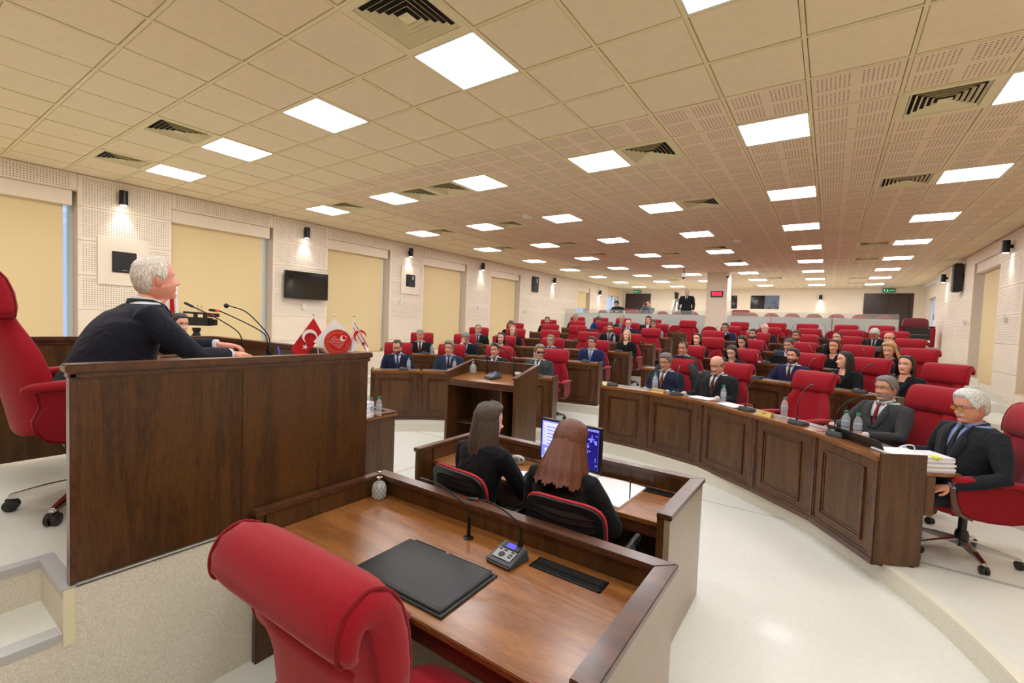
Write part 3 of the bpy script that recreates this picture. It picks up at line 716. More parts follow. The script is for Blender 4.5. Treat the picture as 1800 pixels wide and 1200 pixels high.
def bottle(x, y, z, label, sc=1, group='small water bottles with green caps'):
    t = thing('water_bottle', label, 'bottle', (x, y, z), random.uniform(0, 6), group); t.scale = (sc, sc, sc)
    link(b_body, 'body', t); link(b_lab, 'bottle_label', t); link(b_cap, 'cap', t)
    return t
def papers(x, y, z, rz, label, n=6, w=.21, l=.297, h=.012, cat='papers', cover=None):
    t = thing('paper_stack', label, cat, (x, y, z), rz); r = random.Random(int(x*100)+int(y*10)); zz = .0008
    for i in range(n):
        a = r.uniform(-.05, .05); dx, dy = r.uniform(-.008, .008), r.uniform(-.008, .008)
        MB().box(-w/2, w/2, -l/2, l/2, 0, h-.0008).build('sheaf', cover if (cover and i == n-1) else (PAPER if i % 2 else PAPERSIDE), t, loc=(dx, dy, zz), rz=a); zz += h
    return t
def on_desk(side, k, i, dx, dy, dz=.83):
    t, M_, rz = DESKS[(side, k, i)]
    v = Matrix.Rotation(rz, 3, 'Z') @ Vector((dx, dy, 0)); return (M_.x+v.x, M_.y+v.y, TH*k+dz, rz)
for (side, k, i) in DESKS:
    dx = .12 if side == 'left' else -.12
    if side == 'right' and k == 1: dx = (-.22, .0, .22, .1, -.2)[i]
    x, y, z, rz = on_desk(side, k, i, dx, .08, .8345 if False else .83)
    lab = 'grey gooseneck microphone on the %s desk from the aisle, %s of the %s block' % (ORD[i], rowname(k), side)
    mic(x, y, z, rz+(.3 if side == 'right' else -.1), lab, random.uniform(-.6, .6))
# ---------------------------------------------------------------- people
def fabric(name, rgb, rough=.85, **k):
    if name in MATS: return MATS[name]
    m = mat(name, tuple(int(v*.86) for v in rgb), rough, sheen=.04, spec=.2, bump=.12, bscale=700, **k); N = m.node_tree.nodes; L = m.node_tree.links
    tc = N.new('ShaderNodeTexCoord'); n = N.new('ShaderNodeTexNoise'); n.inputs['Scale'].default_value = 9; n.inputs['Distortion'].default_value = 1.5; L.new(tc.outputs['Object'], n.inputs['Vector'])
    b2 = N.new('ShaderNodeBump'); b2.inputs['Strength'].default_value = .55; b2.inputs['Distance'].default_value = .03; L.new(n.outputs['Fac'], b2.inputs['Height'])
    old = [x for x in N if x.type == 'BUMP' and x != b2][0]; L.new(b2.outputs[0], old.inputs['Normal']); return m
HR = [(-.005, .126, -.008, .126, .004), (.04, .12, -.052, .118, .044), (.068, .102, -.08, .096, .064), (.083, .074, -.094, .064, .073), (.09, .048, -.1, .034, .077), (.092, .028, -.1, .008, .077), (.086, .01, -.097, -.018, .0755),
      (.087, -.01, -.09, -.04, .0735), (.089, -.03, -.08, -.056, .070), (.088, -.048, -.072, -.068, .0655), (.088, -.06, -.066, -.08, .061), (.083, -.073, -.062, -.09, .056), (.085, -.09, -.06, -.1, .049), (.077, -.106, -.058, -.11, .044),
      (.048, -.11, -.058, -.12, .047), (.028, -.12, -.059, -.13, .052), (.026, -.15, -.061, -.15, .054), (.03, -.19, -.065, -.175, .06), (.045, -.22, -.08, -.2, .085)]
NR, NA = 56, 44
def head_rings(female=False, fat=0):
    R = smooth_pts(HR, NR); out = []
    for (yf, zf, yb, zb, w) in R:
        if zf < -.02: w *= 1+fat*.12
        if female: w *= .95 if zf > -.02 else .88; 
        row = []
        for j in range(NA):
            a = 2*pi*j/NA; c, s = cos(a), sin(a)       # a=0 -> front
            m = (1+c)/2
            y = (yf+yb)/2+(yf-yb)/2*(abs(c)**.85)*(1 if c >= 0 else -1); z = zb+(zf-zb)*m; x = w*(abs(s)**.9)*(1 if s >= 0 else -1)
            if c > 0 and zf > -.115:
                g = lambda x0, z0, sx, sz: math.exp(-((x-x0)/sx)**2-((z-z0)/sz)**2)
                y += .030*g(0, -.026, .0125, .013)+.014*g(0, -.004, .009, .016)+.006*(g(.016, -.03, .008, .008)+g(-.016, -.03, .008, .008))
                y -= .011*(g(.031, .012, .016, .013)+g(-.031, .012, .016, .013))
                y += .005*(g(.03, .032, .02, .008)+g(-.03, .032, .02, .008)) if not female else 0
                y += .005*(g(.045, -.018, .02, .018)+g(-.045, -.018, .02, .018))
                y += .006*g(0, -.053, .022, .006)+.006*g(0, -.064, .018, .006)-.003*g(0, -.0585, .025, .003)-.004*g(0, -.076, .02, .007)+.005*g(0, -.093, .016, .012)
            row.append((x, y, z))
        out.append(row)
    return out
def mixc(a, b, t): t = max(0, min(1, t)); return tuple(a[i]+(b[i]-a[i])*t for i in range(3))
def head_mesh(skin, brow, lips, beard=None, moustache=None, female=False, fat=0, iris=(60, 45, 35), stubble=0):
    rings = head_rings(female, fat); mb = MB(); mb.loft(rings)
    S = lin(skin)[:3]; cols = []
    for (x, y, z) in mb.v:
        c = S
        red = mixc(S, lin((200, 118, 100))[:3], .2)
        if y > .05: c = mixc(c, red, math.exp(-((abs(x)-.04)/.02)**2-((z+.02)/.02)**2)*.6+math.exp(-(x/.015)**2-((z+.028)/.015)**2)*.5)
        if beard is not None and z > -.115:
            bt = 0
            if z < -.03 and y > -.03: bt = min(1, (-.03-z)/.02+.2)*(1 if (y < .06 or z < -.066 or abs(x) > .03) else 0)
            if y > .06 and -.05 < z < -.036 and abs(x) < .032: bt = 1
            if y < .03 and z > -.03: bt = 0
            c = mixc(c, lin(beard)[:3], bt*(stubble or .9))
        if moustache is not None and y > .075 and -.052 < z < -.033 and abs(x) < .034: c = lin(moustache)[:3]
        if y > .055 and abs(z-.034-.004*(1-abs(abs(x)-.03)/.02)) < .0065 and .012 < abs(x) < .052: c = mixc(c, lin(brow)[:3], .85)
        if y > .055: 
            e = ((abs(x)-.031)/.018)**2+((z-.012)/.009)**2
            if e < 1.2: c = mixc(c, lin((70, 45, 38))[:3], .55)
        if y > .07 and abs(x) < .025*(1-abs(z+.058)/.02) and -.068 < z < -.049: c = lin(lips)[:3]
        cols.append(c)
    # ears
    for sx in (-1, 1):
        n0 = len(mb.v); M = Matrix.Translation((sx*(.0755 if not female else .07), -.012, -.008)) @ Matrix.Rotation(sx*.35, 4, 'Z')
        mb.ball((0, 0, 0), (.009, .019, .032), 9, 0, M); mb.ball((sx*.005, .003, 0), (.006, .009, .018), 7, 0, M)
        k = len(mb.v); ec = mixc(S, lin((190, 95, 85))[:3], .3); cols += [ec]*(k-n0)
    for sx in (-1, 1):
        n0 = len(mb.v); ex, ey, ez = sx*.031, .0705, .0115
        mb.ball((ex, ey, ez), (.0135, .0125, .0088), 10)
        for v in mb.v[n0:]:
            d = hypot(v[0]-ex, v[2]-ez)
            cols.append(lin(iris)[:3] if (d < .0058 and v[1] > ey) else (lin((225, 218, 212))[:3] if v[2] < ez+.0055 else lin((110, 75, 62))[:3]))
    return mb.v, mb.f, cols
def hair_mesh(style, seed=1):
    """returns MB in head-local coordinates"""
    rn = random.Random(seed); R = head_rings('f' in style); mb = MB()
    female = style.startswith('f'); st = style.split('_')[1]
    def zline(a):                                   # lower hairline by azimuth (0 front, 180 back)
        if female: P = [(0, .104), (35, .1), (60, .078), (75, .045), (86, .01), (100, -.04), (180, -.085)]
        else:
            P = [(0, .088), (30, .092), (48, .07), (60, .045), (72, .012), (80, -.012), (86, -.005), (92, .022), (104, .02), (115, -.03), (135, -.065), (180, -.08)]
            if st == 'receding': P = [(0, .105), (20, .112), (35, .118), (50, .105), (62, .06)]+P[4:]
            if st in ('bald', 'fringe'): P = P[:]
        for i in range(len(P)-1):
            if P[i][0] <= a <= P[i+1][0]: t = (a-P[i][0])/(P[i+1][0]-P[i][0]); return P[i][1]+(P[i+1][1]-P[i][1])*t
        return P[-1][1]
    th = {'short': .011, 'full': .02, 'receding': .009, 'bald': .008, 'thin': .006, 'buzz': .005, 'long': .014, 'bob': .02, 'up': .009, 'curly': .026, 'wavy': .028}.get(st, .012)
    NT = 16; grid = []
    for j in range(NA):
        a = 360*j/NA; az = a if a <= 180 else 360-a
        mer = [R[i][j] for i in range(NR+1)]; zl = zline(az)
        zt = .2
        if st == 'bald': zt = .035+.04*max(0, (az-60)/120) if az > 62 else zl
        pts = [p for p in mer if p[2] > -.1]
        # walk the meridian from apex down to zl
        idx1 = next((i for i, p in enumerate(mer) if p[2] < zl and i > 2), NR//2)
        idx0 = next((i for i, p in enumerate(mer) if p[2] <= zt), 0) if zt < .15 else 0
        if idx0 > idx1: idx0 = idx1
        col = []
        for t in range(NT+1):
            q = idx0+(idx1-idx0)*t/NT; k = min(int(q), NR-1); u = q-k
            p = Vector(mer[k]).lerp(Vector(mer[k+1]), u)
            c = Vector((0, -.005, .0 if p.z > 0 else p.z)); nrm = (p-c).normalized()
            edge = min(1, (NT-t)/2.2+.1)
            if st == 'bald': edge = min(edge, t/2+.05)
            frz = .0035*sin(j*2.1+t*.7+seed)+.002*rn.uniform(-1, 1)
            if female and st in ('long', 'wavy', 'bob', 'full') and az > 75: edge = min(1, (NT-t)/5)
            top = 1+.25*max(0, nrm.z) if st in ('full', 'wavy', 'curly') else 1
            frontlift = .5*max(0, cos(radians(az)))*max(0, 1-t/NT) if st in ('full', 'short') else 0
            col.append(tuple(p+nrm*max(.0005, (th*(top+frontlift)+frz)*edge)))
        grid.append(col)
    vs = [p for c in grid for p in c]; n = NT+1; fs = []
    for j in range(NA):
        k = (j+1) % NA
        a = 360*(j+.5)/NA; az = a if a <= 180 else 360-a
        if st == 'bald' and az < 62: continue
        for t in range(NT): fs.append((j*n+t, k*n+t, k*n+t+1, j*n+t+1))
    mb.add(vs, fs)
    if female and st in ('long', 'bob', 'wavy', 'full'):
        L = {'long': .30, 'bob': .17, 'wavy': .27, 'full': .36}[st]; amp = .018 if st == 'wavy' else .007; wd_ = {'wavy': 1.22, 'full': 1.2, 'long': 1.0, 'bob': 1.05}[st]
        a0 = 74; cols_ = []; NJ = 60; NZ = 22
        for lay in (0, 1):
            cc = []
            for j in range(NJ+1):
                az = a0+(360-2*a0)*j/NJ; b = radians(az); aa = az if az <= 180 else 360-az
                rx, ry = .0925, .1165; ztop = .07
                c_ = []
                for t in range(NZ+1):
                    u = t/NZ; z = ztop-(L+.05)*u*(1+.035*sin(j*.8+seed)*u+.03*sin(j*2.7)*u)
                    f = (.93+.07*min(1, u*6))*(1+(wd_-1)*min(1, u/.7)**1.6)*(1+.1*sin(pi*min(1, u*1.1))+(.34*u*u+.1*u if st == 'wavy' else 0)-.16*u*(1 if aa > 140 else .3)*(st != 'wavy'))
                    r = (1-.055*lay)+amp*min(1, u*4)*(1.2*sin(j*.9+seed+u*3)+.8*sin(j*2.3+u*(14 if st == 'wavy' else 2))+.5*sin(j*4.1-u*8))
                    x = rx*f*r*sin(b); y = ry*f*r*cos(b)-.0
                    if y > 0: y = min(y, .075)+.0
                    if u > .9: r *= .9
                    c_.append((x, y-.004, z))
                cc.append(c_)
            cols_.append(cc)
        n = NZ+1
        for lay, cc in enumerate(cols_):
            mb.add([p for c in cc for p in c], [(j*n+t, (j+1)*n+t, (j+1)*n+t+1, j*n+t+1) for j in range(NJ) for t in range(NZ)])
    if female and st == 'up': mb.ball((0, -.115, -.01), (.04, .035, .045), 12)
    return mb
HAIRM = {}
def hair_mat(rgb):
    if rgb in HAIRM: return HAIRM[rgb]
    m = bpy.data.materials.new('hair_%d_%d_%d' % rgb); m.use_nodes = True; nt = m.node_tree; N = nt.nodes; b = N['Principled BSDF']
    tc = N.new('ShaderNodeTexCoord'); mp = N.new('ShaderNodeMapping'); mp.inputs['Scale'].default_value = (90, 90, 7); n = N.new('ShaderNodeTexNoise'); n.inputs['Scale'].default_value = 2.5; n.inputs['Detail'].default_value = 6
    nt.links.new(tc.outputs['Object'], mp.inputs[0]); nt.links.new(mp.outputs[0], n.inputs['Vector'])
    rp = N.new('ShaderNodeValToRGB'); c = lin(rgb); rp.color_ramp.elements[0].position = .32; rp.color_ramp.elements[1].position = .68
    rp.color_ramp.elements[0].color = tuple(v*.45 for v in c[:3])+(1,); rp.color_ramp.elements[1].color = tuple(min(1, v*1.35+.004) for v in c[:3])+(1,)
    nt.links.new(n.outputs['Fac'], rp.inputs[0]); nt.links.new(rp.outputs[0], b.inputs['Base Color']); b.inputs['Roughness'].default_value = .42
    bp = N.new('ShaderNodeBump'); bp.inputs['Strength'].default_value = .7; bp.inputs['Distance'].default_value = .003; nt.links.new(n.outputs['Fac'], bp.inputs['Height']); nt.links.new(bp.outputs[0], b.inputs['Normal'])
    HAIRM[rgb] = m; return m
def hand(mb, w, d, nrm, curl=.5, sc=1, side=1, grip=False):
    """w wrist point, d direction of the fingers, nrm back-of-hand normal; side=+1 right hand"""
    d = Vector(d).normalized(); nrm = (Vector(nrm)-Vector(nrm).dot(d)*d).normalized(); l = nrm.cross(d)*-side   # l points to the thumb side
    w = Vector(w)
    def P(a, b, c): return tuple(w+(d*a+l*b+nrm*c)*sc)
    rings = []
    for (a, hw, ht) in ((-.03, .025, .02), (.0, .026, .018), (.03, .036, .016), (.065, .042, .0145), (.088, .04, .012)):
        rings.append([P(a, hw*cos(q), ht*sin(q)) for q in [2*pi*k/12 for k in range(12)]])
    mb.loft(rings)
    for i, (off, L) in enumerate(((.031, .068), (.0105, .078), (-.0105, .072), (-.031, .056))):
        cu = curl*(1+.12*i); p = [(.08, off, 0)]; ang = cu*.35; a, c = .08, 0
        for s_ in (.45, .32, .23):
            a += L*s_*cos(ang); c -= L*s_*sin(ang); p.append((a, off*(1.06-.05*s_), c)); ang += cu*.75
        mb.tube([P(*q) for q in p], [.0098*sc, .0092*sc, .0085*sc, .0068*sc], 8)
    tc = curl*.5
    mb.tube([P(.01, .022, -.004), P(.035, .045, -.012), P(.06, .056-.02*tc, -.02-.01*tc), P(.082, .05-.03*tc, -.026-.02*tc)], [.014*sc, .0115*sc, .01*sc, .0075*sc], 8)
def do_remesh(mb, vox, it=2):
    me = mb.mesh('tmp', SKINM); o = bpy.data.objects.new('tmp', me); COL.objects.link(o)
    m = o.modifiers.new('r', 'REMESH'); m.mode = 'VOXEL'; m.voxel_size = vox
    if it: s = o.modifiers.new('s', 'SMOOTH'); s.iterations = it; s.factor = .5
    dg = bpy.context.evaluated_depsgraph_get(); e = bpy.data.meshes.new_from_object(o.evaluated_get(dg))
    vs = [tuple(v.co) for v in e.vertices]; fs = [tuple(p.vertices) for p in e.polygons]
    bpy.data.objects.remove(o); bpy.data.meshes.remove(e); return vs, fs
def to_mesh(name, vs, fs, mats, cols=None, mi=None):
    me = bpy.data.meshes.new(name); me.from_pydata(vs, [], fs)
    for m in (mats if isinstance(mats, (list, tuple)) else [mats]): me.materials.append(m)
    me.polygons.foreach_set('use_smooth', [True]*len(me.polygons))
    if cols is not None:
        a = me.color_attributes.new('Col', 'FLOAT_COLOR', 'POINT'); a.data.foreach_set('color', [x for c in cols for x in (c[0], c[1], c[2], 1)])
    if mi: me.polygons.foreach_set('material_index', mi)
    me.update(); return me
TEMPL = {}
def template(key, sex='m', lean=-.1, build=1, armR=None, armL=None, legs='sit', vox=.02, vdepth=.76, turn=0, base=.5, hunch=0, long_coat=False, vwide=1, vest=False, neckf=0):
    """arms: (elbow, wrist, finger direction, back-of-hand normal, curl)"""
    if key in TEMPL: return TEMPL[key]
    f = sex == 'f'; sw = .172 if f else .196; b = build*(.86 if f else 1); T = {}
    tn = math.tan(lean)
    def sy(z): return (z-.5)*tn+hunch*max(0, z-.8)**2*4
    prof = [(.42, .15, .11), (.47, .172, .125), (.55, .178, .13), (.63, .165, .125), (.72, .16, .122), (.82, .175, .124), (.91, .19, .122), (.975, .192, .108), (1.02, .165, .088), (1.048, .11, .07), (1.07, .066, .06), (1.085, .06, .056)]
    if f: prof = [(.42, .16, .11), (.47, .18, .13), (.55, .178, .128), (.63, .145, .112), (.72, .135, .108), (.82, .16, .128), (.9, .17, .13), (.97, .168, .1), (1.02, .14, .08), (1.048, .09, .062), (1.07, .058, .054), (1.085, .052, .05)]
    def torso(off, z0=.42, z1=1.09, belly=0):
        out = []
        for z, rx, ry in smooth_pts(prof, 22):
            if z < z0 or z > z1: continue
            k = b if z < 1.0 else 1
            bl = belly*math.exp(-((z-.66)/.12)**2)
            out.append([(x, y, z) for x, y, z in sring(0, sy(z)+bl*.5, z, rx*(k if z < .95 else 1)+off, ry*k+off+bl*.5, 28, 2.3)])
        return out
    aR = armR or ((.265, .03, .735), (.17, .30, .765), (-.35, 1, 0), (0, 0, 1), .5)
    aL = armL or ((-.265, .03, .735), (-.17, .30, .765), (.35, 1, 0), (0, 0, 1), .5)
    SH = [Vector((sw, sy(.985), .985)), Vector((-sw, sy(.985), .985))]
    hipx = .095
    if legs == 'sit': LG = [[(s*hipx, .0, .5), (s*.13, .2, .51), (s*.15, .44, .5), (s*.14, .47, .3), (s*.14, .44, .09)] for s in (1, -1)]
    elif legs == 'back': LG = [[(s*hipx, .0, .5), (s*.13, .2, .51), (s*.14, .38, .5), (s*.13, .3, .3), (s*.12, .2, .09)] for s in (1, -1)]
    else: LG = [[(s*hipx, 0, .5), (s*.1, .0, .25), (s*.1, .01, 0), (s*.1, 0, -.2), (s*.1, -.01, -.4)] for s in (1, -1)]
    LR = [.088, .082, .062, .055, .042]
    body = MB(); body.loft(torso(-.012, z1=1.075))
    body.tube([(0, sy(1.0), 1.0), (0, sy(1.05)+.005, 1.06), (0, sy(1.08)+.012, 1.1)], [.07, .058, .052], 14)
    for s, a, sh in ((1, aR, SH[0]), (-1, aL, SH[1])):
        e = Vector(a[0]); w = Vector(a[1]); body.tube([sh*.8+Vector((0, sy(.985)*.2, .985*.2)), sh, sh.lerp(e, .5), e, e.lerp(w, .5), w], [.05, .052, .046, .038, .036, .026], 12)
    for l in LG: body.tube(l, [r*.9 for r in LR], 12)
    T['body'] = do_remesh(body, max(vox, .02), 1)
    hd = MB()
    for s, a in ((1, aR), (-1, aL)):
        if a[4] is not None: hand(hd, a[1], a[2], a[3], a[4], .98 if not f else .88, s)
    T['hands'] = (hd.v, hd.f)
    T['neck'] = Vector((0, sy(1.06)+.03+neckf, 1.185)); T['sy'] = sy
    # jacket
    j = MB(); zb = .44 if not long_coat else .42
    belly = max(0, build-1)*.25
    j.loft(torso(.02, z0=zb, z1=1.058, belly=belly))
    for s, a, sh in ((1, aR, SH[0]), (-1, aL, SH[1])):
        e = Vector(a[0]); w = Vector(a[1]); d = (w-e).normalized(); up = sh+Vector((-s*.045, 0, .012))
        j.tube([up, sh+Vector((0, 0, .004)), sh.lerp(e, .35)+Vector((s*.006, 0, 0)), sh.lerp(e, .7), e, e.lerp(w, .35), w-d*.035], [.052, .066*b**.5, .066*b**.5, .06, .056, .052, .042], 14)
    if legs != 'stand': j.loft([[(x, y, z) for x, y, z in sring(0, .03, z, rx*b, ry*b, 20, 2.4)] for z, rx, ry in ((.42, .17, .15), (.46, .19, .165), (.5, .19, .16), (.56, .18, .14))])
    else: j.loft([[(x, y, z) for x, y, z in sring(0, .0, z, rx*b, ry*b, 20, 2.4)] for z, rx, ry in ((.22, .2, .14), (.35, .2, .14), (.5, .19, .14), (.6, .17, .13))])
    vs, fs = do_remesh(j, vox*.85, 2)
    bv = BVHTree.FromPolygons([Vector(v) for v in vs], fs)
    # creases at elbows and waist
    vt = 1.06
    def half(z): return vwide*.068*max(0, (z-vdepth)/(vt-vdepth))**.8 if z > vdepth else -1
    keep = []
    for q in fs:
        c = sum((Vector(vs[i]) for i in q), Vector())/len(q)
        if c.y > sy(c.z)+.02 and abs(c.x) < half(c.z) and c.z < 1.075: continue
        keep.append(q)
    T['jacket'] = (vs, keep)
    # shirt and its collar
    s_ = MB(); s_.loft(torso(.006, z0=.5, z1=.97 if f else 1.075, belly=belly))
    for s, a in ((1, aR), (-1, aL)):
        e = Vector(a[0]); w = Vector(a[1]); d = (w-e).normalized(); s_.tube([w-d*.07, w-d*.03, w-d*.012], [.034, .034, .034], 12)
    sv = BVHTree.FromPolygons([Vector(v) for v in s_.v], s_.f)
    T['shirt'] = (s_.v, s_.f)
    if not f:
        c = MB(); cy = sy(1.06)+.012
        for r0, r1, z0, z1 in ((.0665, .06, 1.05, 1.092),):
            n_ = 30; A = [radians(90+14+(360-28)*i/n_) for i in range(n_+1)]; rr = []
            for q in A: rr.append([(r*cos(q)*1.02, cy+r*sin(q)*1.05, z+.012*(1 if False else -sin(q))) for r, z in ((r0+.008, z0-.012), (r1+.006, z1-.014), (r1, z1-.012), (r0, z0))])
            c.loft(rr, cap=True)
        for s in (-1, 1): c.add([(s*.012, cy+.072, 1.052), (s*.05, cy+.058, 1.062), (s*.04, cy+.083, 1.018), (s*.012, cy+.078, 1.046), (s*.05, cy+.064, 1.056), (s*.04, cy+.087, 1.014)], [(0, 1, 2), (3, 5, 4), (0, 3, 4, 1), (1, 4, 5, 2), (2, 5, 3, 0)])
        T['collar'] = (c.v, c.f)
        t = MB(); rows = []
        for z, wd in ((1.045, .016), (1.03, .021), (1.012, .0135), (.95, .02), (.88, .026), (.8, .032), (.74, .034), (.66, .035), (.62, .002)):
            hit = sv.ray_cast(Vector((0, 2, z)), Vector((0, -1, 0)))[0]; y = (hit.y if hit else sy(z)+.12)+(.016 if z > 1.01 else .007)
            rows.append([(-wd, y-.004, z), (0, y+.003, z), (wd, y-.004, z), (0, y-.007, z)])
        t.loft(rows); T['tie'] = (t.v, t.f)
    l = MB()
    for s in (-1, 1):
        rows = []
        for i in range(13):
            u = i/12; z = vdepth-.005+(vt-.012-vdepth)*u; xi = max(.0, half(z))-.004 if u > .02 else 0; wd = (.012+.058*sin(pi*min(1, u*.62+.12))) if u < .78 else .036-.05*(u-.78)
            r = []
            for x in (xi, xi+wd*.5, xi+max(.012, wd)):
                h_ = bv.ray_cast(Vector((s*x, 2, z-(.02*(x-xi)/.05))), Vector((0, -1, 0)))[0]; y = h_.y if h_ else sy(z)+.1
                r.append((s*x, y, z-(.01*(x-xi)/.05)))
            ym = max(p[1] for p in r[1:]); r[0] = (r[0][0], max(r[0][1], ym-.004), r[0][2])
            rows.append([(x, y+.0065, z) for x, y, z in r]+[(x, y-.004, z) for x, y, z in reversed(r)])
        l.loft(rows)
    cy = sy(1.06)+.008; n_ = 26; r_ = (.062 if f else .074); rr = []
    for i in range(n_+1):
        q = radians(90+38+(360-76)*i/n_); k_ = min(1, min(i, n_-i)/4)
        rr.append([(r*cos(q)*1.06, cy+r*sin(q)*1.08, z-.004*sin(q)) for r, z in ((r_+.022, 1.022), (r_+.008, 1.052+.02*k_), (r_, 1.054+.02*k_), (r_+.004, 1.03))])
    if not f: l.loft(rr)
    T['lapel'] = (l.v, l.f)
    tr = MB()
    for g_ in LG: tr.tube(g_, LR, 12)
    tr.loft([[(x, y, z) for x, y, z in sring(0, .0, z, rx*b, ry*b, 18, 2.3)] for z, rx, ry in ((.41, .12, .1), (.46, .17, .13), (.54, .178, .13), (.6, .165, .122))])
    T['trousers'] = do_remesh(tr, .028, 1)
    sh_ = MB()
    for g_ in LG:
        x, y, z = g_[-1]; z -= .09
        sh_.loft([[(x+w*cos(q), y+yy, z+.0+max(0, .045*hh*(1+sin(q)))) for q in [2*pi*k/12 for k in range(12)]] for yy, w, hh in ((-.07, .02, .9), (-.05, .036, 1.1), (0, .038, 1.2), (.08, .042, .75), (.15, .036, .55), (.18, .015, .4))])
    T['shoes'] = (sh_.v, sh_.f)
    if vest:
        vm = MB(); vm.loft(torso(.013, z0=.5, z1=1.0, belly=belly), cap=False)
        vm.f = [q for q in vm.f if not (lambda c: c.y > sy(c.z) and c.z > .9 and abs(c.x) < .09*(c.z-.9)/.1+.004)(sum((Vector(vm.v[i]) for i in q), Vector())/len(q))]; T['vest'] = (vm.v, vm.f)
    T['meshes'] = {}
    for k, nm in (('jacket', 'jacket'), ('vest', 'waistcoat'), ('shirt', 'shirt'), ('collar', 'collar'), ('tie', 'tie'), ('lapel', 'lapel'), ('trousers', 'trousers'), ('shoes', 'shoes')):
        if k in T: T['meshes'][k] = to_mesh(nm, *T[k], BLACKP)
    TEMPL[key] = T; return T
HAIRC = {}; GLM = {}
def glasses_mesh(kind):
    if kind in GLM: return GLM[kind]
    mb = MB(); ln = 1
    for s in (-1, 1):
        cx, cz, rx, rz_ = s*.0335, .008, .0265, .0175
        pts = [(cx+rx*(abs(cos(q))**.6)*(1 if cos(q) >= 0 else -1), .1, cz+rz_*(abs(sin(q))**.6)*(1 if sin(q) >= 0 else -1)) for q in [2*pi*k/20 for k in range(21)]]
        mb.tube(pts, .0018, 6, 0); mb.add([(x, y-.001, z) for x, y, z in pts[:-1]], [tuple(range(20))], 1)
        mb.tube([(s*.06, .1, .018), (s*.074, .085, .018), (s*.081, -.01, .012), (s*.079, -.03, -.004)], .0018, 6, 0)
    mb.tube([(-.008, .101, .012), (0, .103, .015), (.008, .101, .012)], .0018, 6, 0)
    fr = {'clear': (30, 30, 34), 'sun': (12, 12, 12), 'yellow': (25, 25, 25)}[kind]
    lens = {'clear': mat('clear_lens', (220, 225, 230), .05, alpha=.12), 'sun': mat('dark_lens', (18, 14, 12), .08, alpha=.93), 'yellow': mat('amber_lens', (225, 150, 30), .08, alpha=.6)}[kind]
    GLM[kind] = mb.mesh('glasses', [mat('spectacle_frame_%s' % kind, fr, .3), lens], smooth=True); return GLM[kind]
def person(x, y, z, rz, T, label, look=(-3.4, 1.1), yaw=None, nod=0, tilt=0, hair='m_short', hc=(50, 38, 30), skin=(205, 150, 122), jacket=(28, 30, 36), shirt=(232, 234, 240), tie=None, beard=None, moustache=None, glasses=None, brow=None, female=None, fat=0, sc=1, group=None, lap=None, stubble=0, trousers=(26, 27, 32), maxyaw=55, stripes=False):
    f = hair.startswith('f') if female is None else female
    t = thing('person', label, 'person', (x, y, z), rz, group); t.scale = (sc, sc, sc)
    if yaw is None:
        d = Vector((look[0]-x, look[1]-y, 0)); d = Matrix.Rotation(-rz, 3, 'Z') @ d; yaw = atan2(-d.x, d.y)*.85; yaw = max(-radians(maxyaw), min(radians(maxyaw), yaw))
    else: yaw = radians(yaw)
    H = Matrix.Translation(T['neck']) @ Matrix.Translation((0, -.01, -.11)) @ Matrix.Rotation(yaw, 4, 'Z') @ Matrix.Rotation(-radians(nod), 4, 'X') @ Matrix.Rotation(radians(tilt), 4, 'Y') @ Matrix.Translation((0, .01, .11))
    brow = brow or tuple(int(v*.8) for v in hc)
    vs, fs, cols = head_mesh(skin, brow, (176, 92, 86) if f else (178, 108, 96), beard, moustache, f, fat, stubble=stubble)
    vs = [tuple(H @ Vector(v)) for v in vs]; S = lin(skin)[:3]
    for k in ('body', 'hands'):
        n = len(vs); vs = vs+list(T[k][0]); fs = fs+[tuple(i+n for i in q) for q in T[k][1]]; cols = cols+[S]*len(T[k][0])
    link(to_mesh('body', vs, fs, SKINM, cols), 'body', t)
    def put(k, nm, rgb, kind='cloth'):
        if k not in T['meshes'] or rgb is None: return None
        me = T['meshes'][k]; o = link(me, nm, t); o.material_slots[0].link = 'OBJECT'
        o.material_slots[0].material = rgb if not isinstance(rgb, tuple) else fabric('%s_%d_%d_%d' % ((kind,)+rgb), rgb, .85 if kind == 'cloth' else .5); return o
    put('jacket', 'jacket', jacket); put('lapel', 'lapel', lap or jacket)
    put('shirt', 'shirt', shirt); put('vest', 'waistcoat', (26, 28, 44))
    if not f: put('collar', 'collar', shirt)
    if tie: put('tie', 'tie', tie, 'silk')
    put('trousers', 'trousers', trousers); put('shoes', 'shoes', (16, 15, 15))
    if hair.split('_')[1] != 'none':
        hm = hair_mesh(hair, len(label)); o = hm.build('hair', hair_mat(hc), t, smooth='all'); o.matrix_local = H
    if glasses: o = link(glasses_mesh(glasses), 'glasses', t); o.matrix_local = H
    return t
# ---------------------------------------------------------------- the seated assembly
NAVY, NAVY2, BLK, CHAR, GREY = (26, 34, 66), (34, 44, 64), (24, 25, 28), (40, 42, 46), (78, 80, 82)
TM = template('m_desk'); TL = template('m_lap', armR=((.27, -.02, .74), (.12, .22, .62), (-.5, 1, -.2), (.2, 0, 1), .6), armL=((-.27, -.02, .74), (-.12, .2, .62), (.5, 1, -.2), (-.2, 0, 1), .6))
TB = template('m_big', build=1.18); TF = template('f_desk', sex='f', vdepth=.84, armR=((.235, .04, .735), (.1, .3, .765), (-.5, 1, 0), (0, 0, 1), .5), armL=((-.235, .04, .735), (-.1, .3, .765), (.5, 1, 0), (0, 0, 1), .5))
TFL = template('f_lap', sex='f', vdepth=.9, armR=((.235, -.02, .74), (.08, .2, .6), (-.6, 1, -.2), (.2, 0, 1), .6), armL=((-.235, -.02, .74), (-.08, .2, .6), (.6, 1, -.2), (-.2, 0, 1), .6))
